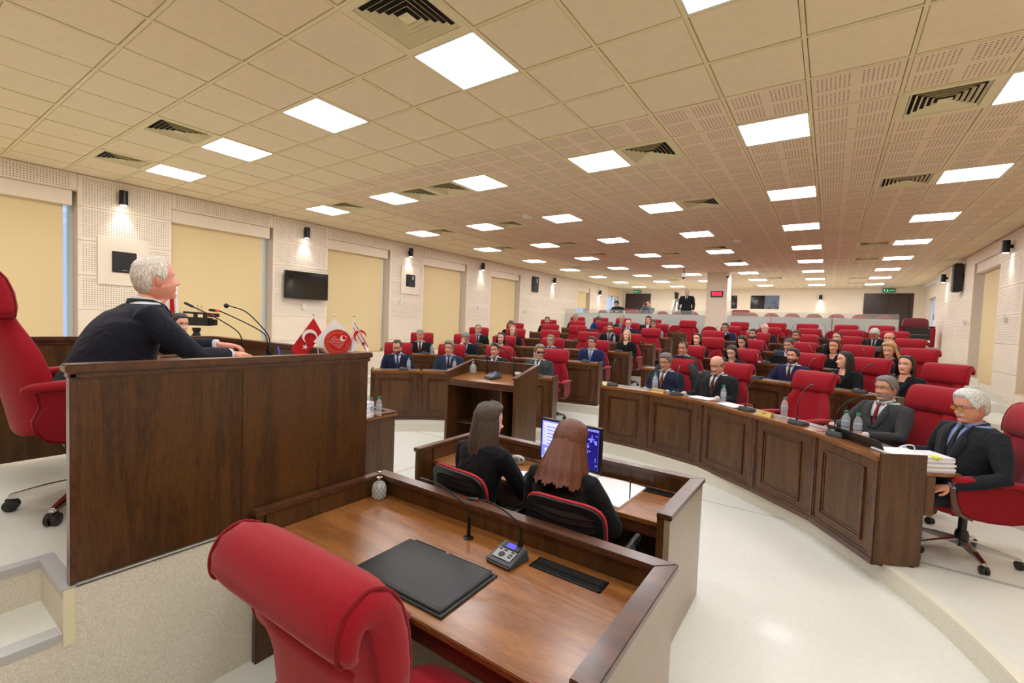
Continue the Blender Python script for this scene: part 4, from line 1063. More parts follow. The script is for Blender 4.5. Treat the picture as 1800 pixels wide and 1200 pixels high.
TP = template('m_facepalm', lean=.12, armR=((.2, .34, .8), (.06, .27, 1.06), (-.3, -.15, 1), (0, 1, .2), .35), armL=((-.26, .12, .75), (-.1, .36, .78), (.6, 1, 0), (0, 0, 1), .5))
SEATED = {}
def sit(side, k, a, T, label, **kw):
    dR = kw.pop('dr', .82); da = kw.pop('da', 0)
    x, y = polar(RR[k]+dR, a+da); rz = -radians(a)+pi+radians(kw.pop('turn', 0))
    return person(x, y, TH*k, rz, T, label, **kw)
# left block, front row to back
sit('left', 1, -47.5, TM, 'man in navy suit with dark beard looking down, far left of front row', hair='m_receding', hc=(45, 32, 26), jacket=NAVY, tie=(62, 72, 130), beard=(70, 48, 38), nod=22, fat=1)
sit('left', 1, -36.5, TM, 'grey-haired man in slate blue suit and lavender shirt, front row left block', hair='m_full', hc=(120, 108, 96), jacket=(44, 58, 78), shirt=(200, 205, 235), tie=(52, 34, 60), nod=6)
sit('left', 1, -26.5, TL, 'man with short grey hair in dark suit behind the lectern', hair='m_short', hc=(70, 66, 64), jacket=CHAR, tie=(40, 30, 34), nod=6)
sit('left', 1, -16.8, TB, 'man with wavy grey hair wearing dark sunglasses, grey suit, at front row aisle', hair='m_full', hc=(125, 108, 88), jacket=(66, 68, 72), tie=(44, 42, 44), glasses='sun', yaw=28, nod=4)
sit('left', 2, -43.7, TM, 'grey-haired man in black suit and red tie, far left of second row', hair='m_short', hc=(150, 148, 146), jacket=BLK, tie=(140, 22, 34), nod=4, skin=(190, 135, 108))
sit('left', 2, -34.9, TP, 'man in dark navy suit resting his face in his hand', hair='m_short', hc=(130, 126, 122), jacket=(28, 32, 46), tie=(40, 40, 60), nod=32, yaw=0)
sit('left', 2, -28.2, TF, 'woman with long dark brown hair and maroon jacket, second row', hair='f_long', hc=(52, 32, 28), jacket=(92, 26, 34), shirt=(220, 215, 215), skin=(222, 168, 148))
sit('left', 2, -18.6, TM, 'grey-haired man in navy suit and dark tie, pale blue shirt, second row', hair='m_short', hc=(120, 112, 106), jacket=NAVY2, shirt=(205, 218, 240), tie=(30, 28, 60), skin=(196, 142, 116), nod=4)
sit('left', 2, -10.8, TM, 'dark-haired man in bright navy suit with pale blue tie, second row aisle seat', hair='m_short', hc=(36, 28, 24), jacket=(30, 42, 92), tie=(120, 150, 205), skin=(196, 140, 112), nod=4)
sit('left', 3, -33.9, TL, 'man with grey beard in black suit, left end of third row', hair='m_short', hc=(150, 146, 142), jacket=BLK, tie=(20, 22, 30), beard=(170, 164, 158))
sit('left', 3, -27.7, TFL, 'woman with long blonde hair and black jacket, third row left block', hair='f_long', hc=(176, 140, 92), jacket=BLK, shirt=(30, 30, 30), skin=(226, 176, 150))
sit('left', 3, -7.8, TFL, 'woman with shoulder-length blonde hair in black, third row aisle seat', hair='f_bob', hc=(206, 172, 116), jacket=(20, 20, 22), shirt=(20, 20, 22), skin=(228, 180, 156), nod=-8)
sit('left', 4, -29.1, TM, 'brown-haired man in black suit behind the blonde woman, far left fourth row', hair='m_short', hc=(96, 80, 64), jacket=BLK, nod=26)
sit('left', 4, -12.6, TL, 'man with full black beard in black suit and grey tie, fourth row', hair='m_short', hc=(24, 20, 18), jacket=BLK, tie=(58, 54, 66), beard=(28, 22, 20))
sit('left', 5, -24, TM, 'man with dark hair and short beard, left end of fifth row', hair='m_short', hc=(70, 52, 42), jacket=BLK, beard=(96, 66, 50))
sit('left', 5, -11.2, TM, 'balding man with glasses in navy suit and rose tie, fifth row', hair='m_bald', hc=(165, 158, 150), jacket=NAVY, tie=(150, 92, 120), glasses='clear', skin=(226, 170, 148))
sit('left', 5, -7.4, TM, 'man in grey suit half hidden by an empty red chair, fifth row aisle', hair='m_short', hc=(34, 28, 26), jacket=(60, 64, 64), skin=(170, 116, 88))
sit('left', 6, -20.3, TM, 'grey-haired man with glasses, far left of the rearmost row', hair='m_short', hc=(130, 124, 118), jacket=BLK, glasses='clear')
sit('left', 6, -16.7, TM, 'man in blue jacket bending down behind a red chair, rearmost row', hair='m_short', hc=(70, 64, 58), jacket=(34, 62, 150), nod=45)
sit('left', 6, -13.3, TM, 'man with receding grey hair and glasses in black suit, rearmost row', hair='m_receding', hc=(100, 92, 86), jacket=(40, 38, 38), tie=(40, 40, 44), glasses='clear')
sit('left', 6, -9.4, TM, 'dark-haired man in dark-rimmed glasses nearest the aisle, rearmost row', hair='m_full', hc=(48, 36, 30), jacket=BLK, glasses='clear', skin=(224, 160, 138))
# right block
sit('right', 1, 9.7, TB, 'man in navy suit, red tie and glasses, right front row by the aisle', hair='m_full', hc=(110, 104, 98), jacket=(32, 42, 66), tie=(150, 48, 46), glasses='clear', skin=(205, 146, 118), nod=12, maxyaw=25)
sit('right', 1, 19.3, template('m_big2', build=1.2, armR=((.28, .06, .74), (.26, .38, .77), (-.05, 1, 0), (0, 0, 1), .3)), 'bald man in black suit and dark red tie looking down, front row', hair='m_bald', hc=(120, 108, 98), jacket=(32, 34, 38), tie=(110, 16, 28), skin=(212, 156, 130), nod=20, fat=1, sc=1.03, maxyaw=20)
TQ4 = template('m_q4', vox=.012, vdepth=.8, vest=True, vwide=1.25, armR=((.31, .12, .76), (.17, .42, .78), (-.5, 1, -.1), (0, 0, 1), .7), armL=((-.27, .1, .75), (-.2, .45, .77), (.1, 1, 0), (0, 0, 1), .4))
TQ5 = template('m_q5', vox=.012, lean=-.2, vdepth=.74, build=1.05, armR=((.3, -.06, .74), (.3, .2, .76), (-.4, 1, -.1), (.1, 0, 1), .5), armL=((-.33, -.03, .72), (-.2, .25, .61), (.25, .9, -.25), (-.3, .1, 1), .7))
q4 = sit('right', 1, 43.9, TQ4, 'man with grey hair and grey beard, tweed jacket, waistcoat and red tie, front row', hair='m_short', hc=(118, 114, 110), jacket=(66, 68, 72), tie=(146, 18, 32), beard=(150, 146, 142), skin=(198, 140, 112), stubble=.65, maxyaw=30, nod=2)
q5 = person(.88, 4.97, TH, radians(124), TQ5, 'white-haired man with amber glasses and white moustache at end of front row', hair='m_full', hc=(212, 212, 208), jacket=(34, 37, 44), shirt=(150, 172, 228), tie=(34, 44, 42), moustache=(215, 210, 205), glasses='yellow', skin=(206, 140, 112), brow=(150, 140, 130), yaw=-4, nod=8, fat=.6)
sit('right', 2, 5.2, TM, 'man with thinning dark hair in charcoal suit, second row behind the draped chair', hair='m_receding', hc=(52, 42, 36), jacket=(54, 58, 64), tie=(44, 56, 84), skin=(196, 134, 106), nod=8, fat=1)
sit('right', 2, 12.9, TF, 'woman with long dark hair and white shirt reading, second row right block', hair='f_long', hc=(40, 28, 26), jacket=(30, 34, 42), shirt=(236, 236, 238), skin=(226, 172, 152), nod=24)
sit('right', 2, 21.4, template('m_lean', lean=-.02, armR=((.3, .12, .76), (.26, .46, .77), (0, 1, 0), (0, 0, 1), .3)), 'man with black beard and navy suit, second row right block', hair='m_short', hc=(30, 24, 22), jacket=(34, 38, 76), tie=(90, 20, 28), beard=(34, 26, 24), skin=(214, 152, 126), maxyaw=35)
sit('right', 2, 27.6, TF, 'woman in black with dark hair looking to her right, second row', hair='f_long', hc=(26, 22, 22), jacket=(20, 21, 23), shirt=(24, 24, 26), skin=(224, 170, 144), yaw=-38)
sit('right', 2, 34, TF, 'woman with long dark brown hair and black jacket, right end of second row', hair='f_long', hc=(38, 26, 26), jacket=(24, 25, 28), shirt=(24, 24, 26), skin=(220, 158, 132), nod=-4)
sit('right', 3, 3.3, TF, 'woman with long dark hair and earring, third row by the central aisle', hair='f_long', hc=(48, 30, 24), jacket=(20, 20, 22), shirt=(24, 22, 22), skin=(224, 172, 144))
sit('right', 3, 9.8, TF, 'woman with black hair looking down, third row right block', hair='f_bob', hc=(28, 22, 22), jacket=(26, 24, 26), shirt=(30, 28, 28), skin=(220, 162, 138), nod=20)
sit('right', 3, 15.8, TM, 'man with cropped hair in navy suit looking down, third row', hair='m_buzz', hc=(84, 68, 56), jacket=(40, 48, 66), nod=18, skin=(222, 162, 136), fat=.8)
sit('right', 3, 21, TFL, 'woman with long brown hair in black, third row right block', hair='f_long', hc=(72, 44, 30), jacket=(20, 20, 22), shirt=(22, 22, 24), skin=(216, 152, 124))
sit('right', 3, 26.7, TF, 'woman with blonde bob and bright blue top, right end of third row', hair='f_wavy', hc=(196, 152, 98), jacket=(34, 32, 40), shirt=(52, 72, 214), skin=(224, 166, 140), nod=14)
sit('right', 4, 8, TM, 'man with trimmed dark beard in navy suit, fourth row right block', hair='m_short', hc=(30, 24, 22), jacket=(32, 38, 62), tie=(40, 50, 80), beard=(40, 30, 26))
sit('right', 4, 13.2, TM, 'man with short beard and black shirt, fourth row behind the cropped man', hair='m_short', hc=(34, 26, 22), jacket=(40, 46, 54), beard=(60, 42, 32), skin=(196, 130, 98), yaw=10)
sit('right', 4, 17.7, TF, 'woman with dark hair tied back, fourth row right block', hair='f_up', hc=(28, 22, 22), jacket=(22, 22, 24), shirt=(24, 24, 26), skin=(224, 166, 138))
sit('right', 4, 22.8, TB, 'balding man in grey suit with blue-white shirt, right end of fourth row', hair='m_bald', hc=(54, 42, 34), jacket=(70, 74, 82), moustache=(70, 50, 42), skin=(214, 146, 116), fat=1, sc=1.02)
sit('right', 5, 2.5, TM, 'man with dark hair and glasses in blue suit, fifth row by the column', hair='m_short', hc=(56, 46, 38), jacket=(36, 46, 78), tie=(36, 44, 84), glasses='clear', nod=12, shirt=(215, 222, 240))
sit('right', 5, 7.4, TM, 'bald man with glasses and dark suit, fifth row right block', hair='m_bald', hc=(190, 184, 176), jacket=(34, 38, 46), glasses='clear', skin=(226, 168, 150), yaw=20)
sit('right', 5, 19.1, TM, 'white-haired man bent forward reading, fifth row near the right end', hair='m_full', hc=(205, 200, 192), jacket=(28, 30, 34), tie=(22, 24, 30), skin=(190, 120, 90), nod=44, yaw=5)

# chairs: one behind every desk
CHAIR_POS = {('right', 1, 4): (.95, 5.03, radians(104))}
def chair_at(side, k, i, a, occ):
    x, y = polar(RR[k]+.9, a); occupied = 'occupied' if occ else 'empty'
    lab = '%s red high-backed swivel chair, %s seat from the aisle, %s of the %s block' % (occupied, ORD[i], rowname(k), side)
    rz = -radians(a)+pi
    if (side, k, i) in CHAIR_POS: x, y, rz = CHAIR_POS[(side, k, i)]
    return red_chair(x, y, TH*k, rz, lab, 'red swivel chairs of the members', full=(k < 3))
EMPTY = {('left', 3, 1), ('left', 3, 2), ('left', 4, 0), ('left', 4, 2), ('left', 4, 3), ('left', 5, 2), ('left', 5, 3), ('left', 6, 0), ('right', 1, 2), ('right', 4, 0), ('right', 5, 2), ('right', 5, 3)}|{('right', 6, i) for i in range(5)}
CH_A = {('left', 1, 0): -14.6, ('right', 1, 3): 45.5, ('right', 1, 4): 54.2, ('right', 2, 3): 28.6, ('right', 2, 4): 35.8, ('right', 3, 3): 22.4, ('right', 3, 4): 28.2, ('right', 3, 0): 4.6, ('right', 4, 4): 23.8, ('right', 5, 4): 20.2}
CHAIRS = {}
for side, S in (('left', LEFT), ('right', RIGHT)):
    for k, L in S.items():
        for i, a in enumerate(L): CHAIRS[(side, k, i)] = chair_at(side, k, i, CH_A.get((side, k, i), a), (side, k, i) not in EMPTY)
# ---------------------------------------------------------------- dais and presiding bench
DZ = .73
d = MB(); d.box(XL, -2.46, .47, 1.95, 0, DZ, 0); d.box(XL, -2.82, YF, .47, 0, DZ, 0); d.box(-2.82, -2.46, YF, .47, 0, .55, 0); d.box(-2.46, -2.1, YF, .3, 0, .37, 0); d.box(-2.1, -1.74, YF, .3, 0, .18, 0)
da = d.build('floor_dais', [FLOORM, RISER], fl)
for p in da.data.polygons:
    if abs(p.normal.z) < .5: p.material_index = 1
n_ = MB()
n_.box(-2.875, -2.817, YF, .465, DZ, DZ+.004); n_.box(-2.8195, -2.816, YF, .465, DZ-.03, DZ)
n_.box(-2.875, -2.456, .4665, .52, DZ, DZ+.004); n_.box(-2.8195, -2.456, .4655, .4695, DZ-.03, DZ)
n_.box(-2.53, -2.456, YF, .465, .55, .554); n_.box(-2.4595, -2.456, YF, .465, .52, .55)
n_.build('stair_nosing', NOSING, da)
MB().box(-2.4595, -2.452, .47, .505, .5, DZ-.004).build('corner_trim', mat('cream_corner_trim', (226, 220, 186), .4), da)
MB().box(-2.459, -2.456, .51, 1.9, DZ-.004, DZ+.003).build('edge_strip', mat('edge_strip_grey', (90, 86, 80), .5), da)

BX0, BX1, BY0, BY1 = -4.66, -2.47, .5, 1.93
be = thing('presiding_bench', 'high walnut presiding bench on the raised dais, panelled side towards the camera', 'bench', ((BX0+BX1)/2, (BY0+BY1)/2, DZ))
ox, oy = (BX0+BX1)/2, (BY0+BY1)/2
def bb(x0, x1, y0, y1, z0, z1, nm, m, bev=.003): return MB().box(x0-ox, x1-ox, y0-oy, y1-oy, z0-DZ, z1-DZ).build(nm, m, be, bevel=bev)
bb(BX1-.04, BX1, BY0, 1.1495, DZ+.012, 1.6, 'side_panel', W_PANEL); bb(BX1-.04, BX1-.0005, 1.1505, BY1, DZ+.012, 1.6, 'side_panel', W_PANEL)
bb(BX1-.042, BX1+.012, BY0-.008, BY0+.014, DZ+.01, 1.61, 'edge_band', W_EDGE)
bb(BX0, BX1-.04, BY1-.04, BY1, DZ+.0, 1.6, 'front_panel', W_PANEL); bb(BX0, BX0+.04, BY0, BY1-.04, DZ+.03, 1.6, 'side_panel', W_PANEL)
def cap(poly_, nm): 
    for (x0, x1, y0, y1) in poly_:
        m = MB(); m.box(x0-.012-ox, x1+.012-ox, y0-.012-oy, y1+.012-oy, 1.575-DZ, 1.6-DZ); m.box(x0-.022-ox, x1+.022-ox, y0-.022-oy, y1+.022-oy, 1.6-DZ, 1.634-DZ); m.build(nm, W_EDGE, be, bevel=.006)
cap([(BX1-.045, BX1, BY0, BY1)], 'cap_rail'); cap([(BX0+.023, BX1-.068, BY1-.04, BY1)], 'cap_rail'); cap([(BX0, BX0+.04, BY0, BY1-.065)], 'cap_rail')
bb(BX0+.04, BX1-.04, 1.12, BY1-.04, 1.44, 1.48, 'desktop', W_TOP, .004)
SZ = 1.48
# side counter beyond the bench with papers and bottles
sc_ = thing('side_counter', 'lower walnut counter beyond the presiding bench holding paper and two bottles', 'counter', (-4.2, 2.72, 0))
MB().box(-.4, .35, -.66, .66, 0, .8).build('cabinet_body', W_PANEL, sc_, bevel=.003)
MB().box(-.42, .37, -.68, .68, .8, .83).build('top_board', W_TOP, sc_, bevel=.006)
for (x0, x1, y0, y1) in ((.29, .37, -.68, .68), (-.42, .29, .6, .68)): MB().box(x0, x1, y0, y1, .83, .85).build('edge_rail', W_EDGE, sc_, bevel=.004)
papers(-3.84, 2.86, .85, .2, 'thick stack of papers and binders on the side counter', n=7, h=.022)
bottle(-3.78, 3.0, .85, 'water bottle on the side counter nearer the paper stack'); bottle(-3.78, 3.1, .85, 'water bottle at the right end of the side counter')

# ---------------------------------------------------------------- foreground desk (vice bench) and clerks' desk
def u_desk(name, label, x0, x1, y0, y1, ys0, rimw=.085, nl=True):
    cx, cy = (x0+x1)/2, (y0+y1)/2; t = thing(name, label, 'desk', (cx, cy, 0))
    def q(a, b, c, d_, e, f_, nm, m, bev=.003): return MB().box(a-cx, b-cx, c-cy, d_-cy, e, f_).build(nm, m, t, bevel=bev)
    q(x1-.045, x1-.012, y0, y1-.02, 0, .8, 'side_panel', mat('grey_laminate_side', (150, 132, 108), .3, coat=.2, vary=.05, bscale=6))
    q(x1-.085, x1-.045, y0, y1-.06, .0, .8, 'side_panel', W_PANEL)
    q(x0+.012, x0+.05, y0, y1-.02, 0, .8, 'side_panel', W_PANEL); q(x0+.05, x1-.085, y1-.055, y1-.02, 0, .8, 'front_panel', W_PANEL)
    # rim boards: mitred cap rails
    for poly in ([(x1, y0-.01), (x1, y1), (x1-rimw, y1-rimw), (x1-rimw, y0-.01)], [(x0, y1), (x0, y0-.01), (x0+rimw*.75, y0-.01), (x0+rimw*.75, y1-rimw)], [(x1, y1), (x0, y1), (x0+rimw*.75, y1-rimw), (x1-rimw, y1-rimw)]):
        MB().prism([(a-cx, b-cy) for a, b in poly], .8, .83).build('cap_rail', W_EDGE, t, bevel=.004)
        c0 = [(a-cx, b-cy) for a, b in poly]
    q(x0+.05, x1-.085, ys0, y1-.055, .67, .7, 'desktop', W_TOP, .004); q(x0+.05, x1-.085, ys0+.01, ys0+.03, .6, .67, 'apron', W_EDGE)
    q(x0+.05, x1-.085, y1-.062, y1-.055, .7, .8, 'inner_upstand', W_PANEL); q(x0+.05, x0+.056, ys0, y1-.062, .7, .8, 'inner_upstand', W_PANEL)
    return t
fd = u_desk('foreground_desk', 'walnut desk in the foreground with raised rim, blotter and gooseneck microphones', -2.455, -.49, 1.2, 2.07, 1.24)
kd = u_desk('clerk_desk', 'walnut u-shaped clerks desk in the pit with a monitor on it', -2.7, -.66, 2.58, 3.4, 2.74)
# blotter
LEATH = mat('black_leather', (24, 25, 27), .42, bump=.2, bscale=400)
bl_ = thing('desk_blotter', 'black leather folder blotter lying on the foreground desk', 'folder', (-1.47, 1.49, .7005), radians(1))
MB().box(-.285, .285, -.2, .185, 0, .008).build('base_board', LEATH, bl_, bevel=.003)
m = MB(); m.loft([[(-.275, -.185, .009), (.265, -.185, .009), (.265, .175, .009), (-.275, .175, .009)], [(-.275, -.185, .016), (.265, -.185, .016), (.265, .175, .016), (-.275, .175, .016)], [(-.255, -.165, .026), (.245, -.165, .026), (.245, .155, .026), (-.255, .155, .026)]])
m.build('padded_cover', LEATH, bl_, smooth=True, bevel=.003)
m = MB(); 
for (x0, x1) in ((-.24, -.03), (-.01, .25)): m.box(x0, x1, .176, .185, .004, .02)
m.build('silver_spine', CHROME, bl_, bevel=.002)
m = MB()
for (a, b) in (((-.262, -.172, .0225), (.252, -.172, .0225)), ((.252, -.172, .0225), (.252, .162, .0225)), ((.252, .162, .0225), (-.262, .162, .0225)), ((-.262, .162, .0225), (-.262, -.172, .0225))): m.tube([a, b], .0012, 5)
m.build('stitching', mat('grey_thread', (90, 92, 96), .6), bl_)
# gooseneck microphones on the foreground desk
def stem_mic(x, y, z, pts, label, ring=None, ball=False, flange=.028, rad=.0042):
    t = thing('gooseneck_microphone', label, 'microphone', (x, y, z))
    MB().lathe([(flange, 0), (flange, .004), (flange*.75, .007), (.011, .009), (.011, .03), (.009, .08), (.0065, .12)], 20).build('socket', BLACKM, t, smooth=True)
    P = [(0, 0, .1)]+pts; S_ = smooth_pts(P, 26)
    MB().tube(S_, rad, 8).build('gooseneck', BLACKM, t, smooth='all')
    a, b = Vector(S_[-2]), Vector(S_[-1]); dd = (b-a).normalized()
    if ball: MB().ball(tuple(b+dd*.012), .017, 12).build('mic_capsule', BLACKP, t, smooth='all')
    else: MB().tube([b-dd*.004, b, b+dd*.05, b+dd*.058], [.006, .0085, .0095, .006], 12).build('mic_capsule', BLACKP, t, smooth='all')
    if ring: MB().tube([b-dd*.004, b+dd*.008], .0099, 14).build('light_ring', mat('mic_ring_'+ring, (235, 20, 40) if ring == 'red' else (120, 30, 30), .4, emit=3 if ring == 'red' else 0), t)
    return t
stem_mic(-1.535, 1.88, .7, [(-.01, -.005, .16), (-.05, -.02, .2), (-.12, -.045, .245), (-.19, -.07, .275), (-.23, -.08, .28)], 'black stem microphone in a round socket on the foreground desk')
CONF = mat('conference_grey', (62, 64, 68), .4)
def conf_unit(x, y, z, rz, label, pts, ring=None):
    t = thing('conference_unit', label, 'conference unit', (x, y, z), rz)
    m = MB(); m.loft([[(-.075, -.075, 0), (.075, -.075, 0), (.082, .075, 0), (-.082, .075, 0)], [(-.075, -.075, .018), (.075, -.075, .018), (.082, .075, .018), (-.082, .075, .018)], [(-.068, -.062, .024), (.068, -.062, .024), (.07, .07, .062), (-.07, .07, .062)]])
    m.build('base', CONF, t, bevel=.006)
    M = Matrix.Translation((0, 0, .0445)) @ Matrix.Rotation(atan2(.038, .132), 4, 'X')
    MB().box(-.055, .055, -.052, .014, 0, .0022, 0, M).build('keypad_plate', GREYP, t, bevel=.001)
    MB().box(-.05, .05, .02, .062, .0, .0022, 0, M).build('display_bezel', BLACKP, t); MB().box(-.028, .024, .026, .054, .002, .003, 0, M).build('display', mat('violet_lcd', (70, 60, 190), .3, emit=.9), t)
    k = MB()
    for (a, b) in ((-.04, .004), (-.008, .004), (.035, .004), (.035, -.014), (.035, -.03)): k.box(a-.009, a+.009, b-.004, b+.004, .002, .005, 0, M)
    k.lathe([(0, .002), (.017, .002), (.015, .006), (0, .006)], 16, (-.012, -.026, 0), 0, M); k.build('button', BLACKP, t)
    m = MB(); m.lathe([(.014, .055), (.014, .068), (.008, .075), (.006, .085)], 12, (.03, .062, 0)); m.build('stem_socket', BLACKM, t, smooth=True)
    S_ = smooth_pts([(.03, .062, .08)]+pts, 22); MB().tube(S_, .0042, 8).build('gooseneck', BLACKM, t, smooth='all')
    b, a = Vector(S_[-1]), Vector(S_[-2]); dd = (b-a).normalized(); MB().tube([b-dd*.003, b, b+dd*.045, b+dd*.052], [.006, .0085, .0095, .006], 12).build('mic_capsule', BLACKP, t, smooth='all')
    if ring: MB().tube([b-dd*.004, b+dd*.006], .0098, 14).build('light_ring', mat('mic_ring_dull', (120, 30, 30), .4), t)
    return t
conf_unit(-1.24, 1.82, .7, radians(-4), 'grey conference unit with violet display and microphone on the foreground desk', [(.03, .064, .14), (-.0, .05, .19), (-.06, .02, .235), (-.13, -.01, .262), (-.18, -.03, .262)], 'dull')
def cable_tray(x, y, z, w, d_, rz, label):
    t = thing('cable_tray', label, 'cable tray', (x, y, z), rz)
    f = MB(); f.box(-w/2, w/2, -d_/2, -d_/2+.014, 0, .004); f.box(-w/2, w/2, d_/2-.01, d_/2, 0, .004); f.box(-w/2, -w/2+.012, -d_/2, d_/2, 0, .004); f.box(w/2-.012, w/2, -d_/2, d_/2, 0, .004); f.build('frame', BLACKM, t, bevel=.0015)
    MB().box(-w/2+.012, w/2-.012, -d_/2+.045, d_/2-.01, .0, .006).build('lid', BLACKP, t, bevel=.002)
    b = MB()
    for i in range(26): xx = -w/2+.02+i*(w-.04)/26; b.box(xx, xx+.004, -d_/2+.014, -d_/2+.046, .001, .0035)
    b.box(-w/2+.012, w/2-.012, -d_/2+.014, -d_/2+.046, 0, .001); o = b.build('brush', mat('brush_black', (10, 10, 10), .9), t); return t
cable_tray(-.945, 1.9, .7, .37, .105, 0, 'black flip-lid cable tray set into the foreground desk'); cable_tray(-.97, 3.26, .7, .32, .1, 0, 'black flip-lid cable tray set into the clerks desk')
# glass soap dispensers
GL = mat('cut_glass', (225, 232, 230), .06, alpha=.35, coat=.5, spec=.9, bump=.9, bscale=70); LIQ = mat('clear_liquid', (150, 160, 150), .1, alpha=.4)
def dispenser(x, y, z, label, sc=1, cut=True, rz=0):
    t = thing('soap_dispenser', label, 'dispenser', (x, y, z), rz); t.scale = (sc, sc, sc)
    pr = [(0, 0), (.03, 0), (.038, .008), (.043, .035), (.044, .06), (.04, .085), (.03, .105), (.019, .116), (.016, .122)]
    m = MB(); m.lathe(pr, 24)
    b_ = m.build('glass_bottle', GL if cut else CLEARGL, t, smooth=True)
    MB().lathe([(0, .004), (.034, .008), (.039, .035), (.04, .068), (0, .0681)], 20).build('liquid', LIQ, t, smooth=True)
    if cut:
        g = MB()
        for s in (-1, 1):
            for k in range(9):
                pts = []
                for i in range(9):
                    u = i/8; zz = .01+.095*u; r = next(pr[j][0]+(pr[j+1][0]-pr[j][0])*(zz-pr[j][1])/(pr[j+1][1]-pr[j][1]) for j in range(1, len(pr)-1) if pr[j][1] <= zz <= pr[j+1][1]); a = 2*pi*k/9+s*u*1.9; pts.append(((r+.0004)*cos(a), (r+.0004)*sin(a), zz))
                g.tube(pts, .0011, 5)
        g.build('cut_pattern', mat('glass_cut_ridge', (235, 240, 240), .1, alpha=.7, coat=.5), t)
    MB().lathe([(.018, .12), (.0185, .14), (.012, .143), (.005, .144), (.005, .165), (.009, .166), (.009, .176), (0, .177)], 20).build('pump_collar', CHROME, t, smooth=True)
    MB().tube([(0, 0, .171), (-.02, 0, .171), (-.04, 0, .164)], [.0045, .0042, .0035], 10).build('pump_spout', CHROME, t, smooth='all')
    MB().tube([(0, 0, .12), (0, 0, .01)], .0022, 6).build('dip_tube', WHITEP, t)
    return t
CLEARGL = mat('plain_bottle_glass', (220, 228, 228), .05, alpha=.3, coat=.5, spec=.9)
dispenser(-2.33, 1.93, .7, 'cut-glass soap dispenser with chrome pump in the corner of the foreground desk')

# foreground chair
fc = red_chair(-.98, 1.0, 0, radians(1), 'large red high-backed swivel chair in the foreground, seen from behind', None); fc.scale = (1.03, 1.0, 1.08)
pc = red_chair(-3.5, .81, DZ, radians(-4), 'red high-backed swivel chair of the presiding man, at the left edge', None); pc.scale = (1.08, 1.08, 1.08)
cu = thing('cushion', 'black leather cushion against the back of the presiding chair', 'cushion', (-3.42, .93, 1.4), 0)
m = MB(); m.loft([sring(0, yy, 0, w*.19, .001, 24, 3) if False else [(w*.19*(abs(cos(q))**.6)*(1 if cos(q) >= 0 else -1), yy, w*.19*(abs(sin(q))**.6)*(1 if sin(q) >= 0 else -1)) for q in [2*pi*k/28 for k in range(28)]] for yy, w in ((-.06, .3), (-.055, .7), (-.035, .93), (-.01, 1.03), (.0, 1.06), (.01, 1.03), (.035, .93), (.055, .7), (.06, .3))])
o = m.build('cushion_body', LEATH, cu, smooth='all'); cu.rotation_euler = (radians(-14), radians(12), radians(-4))

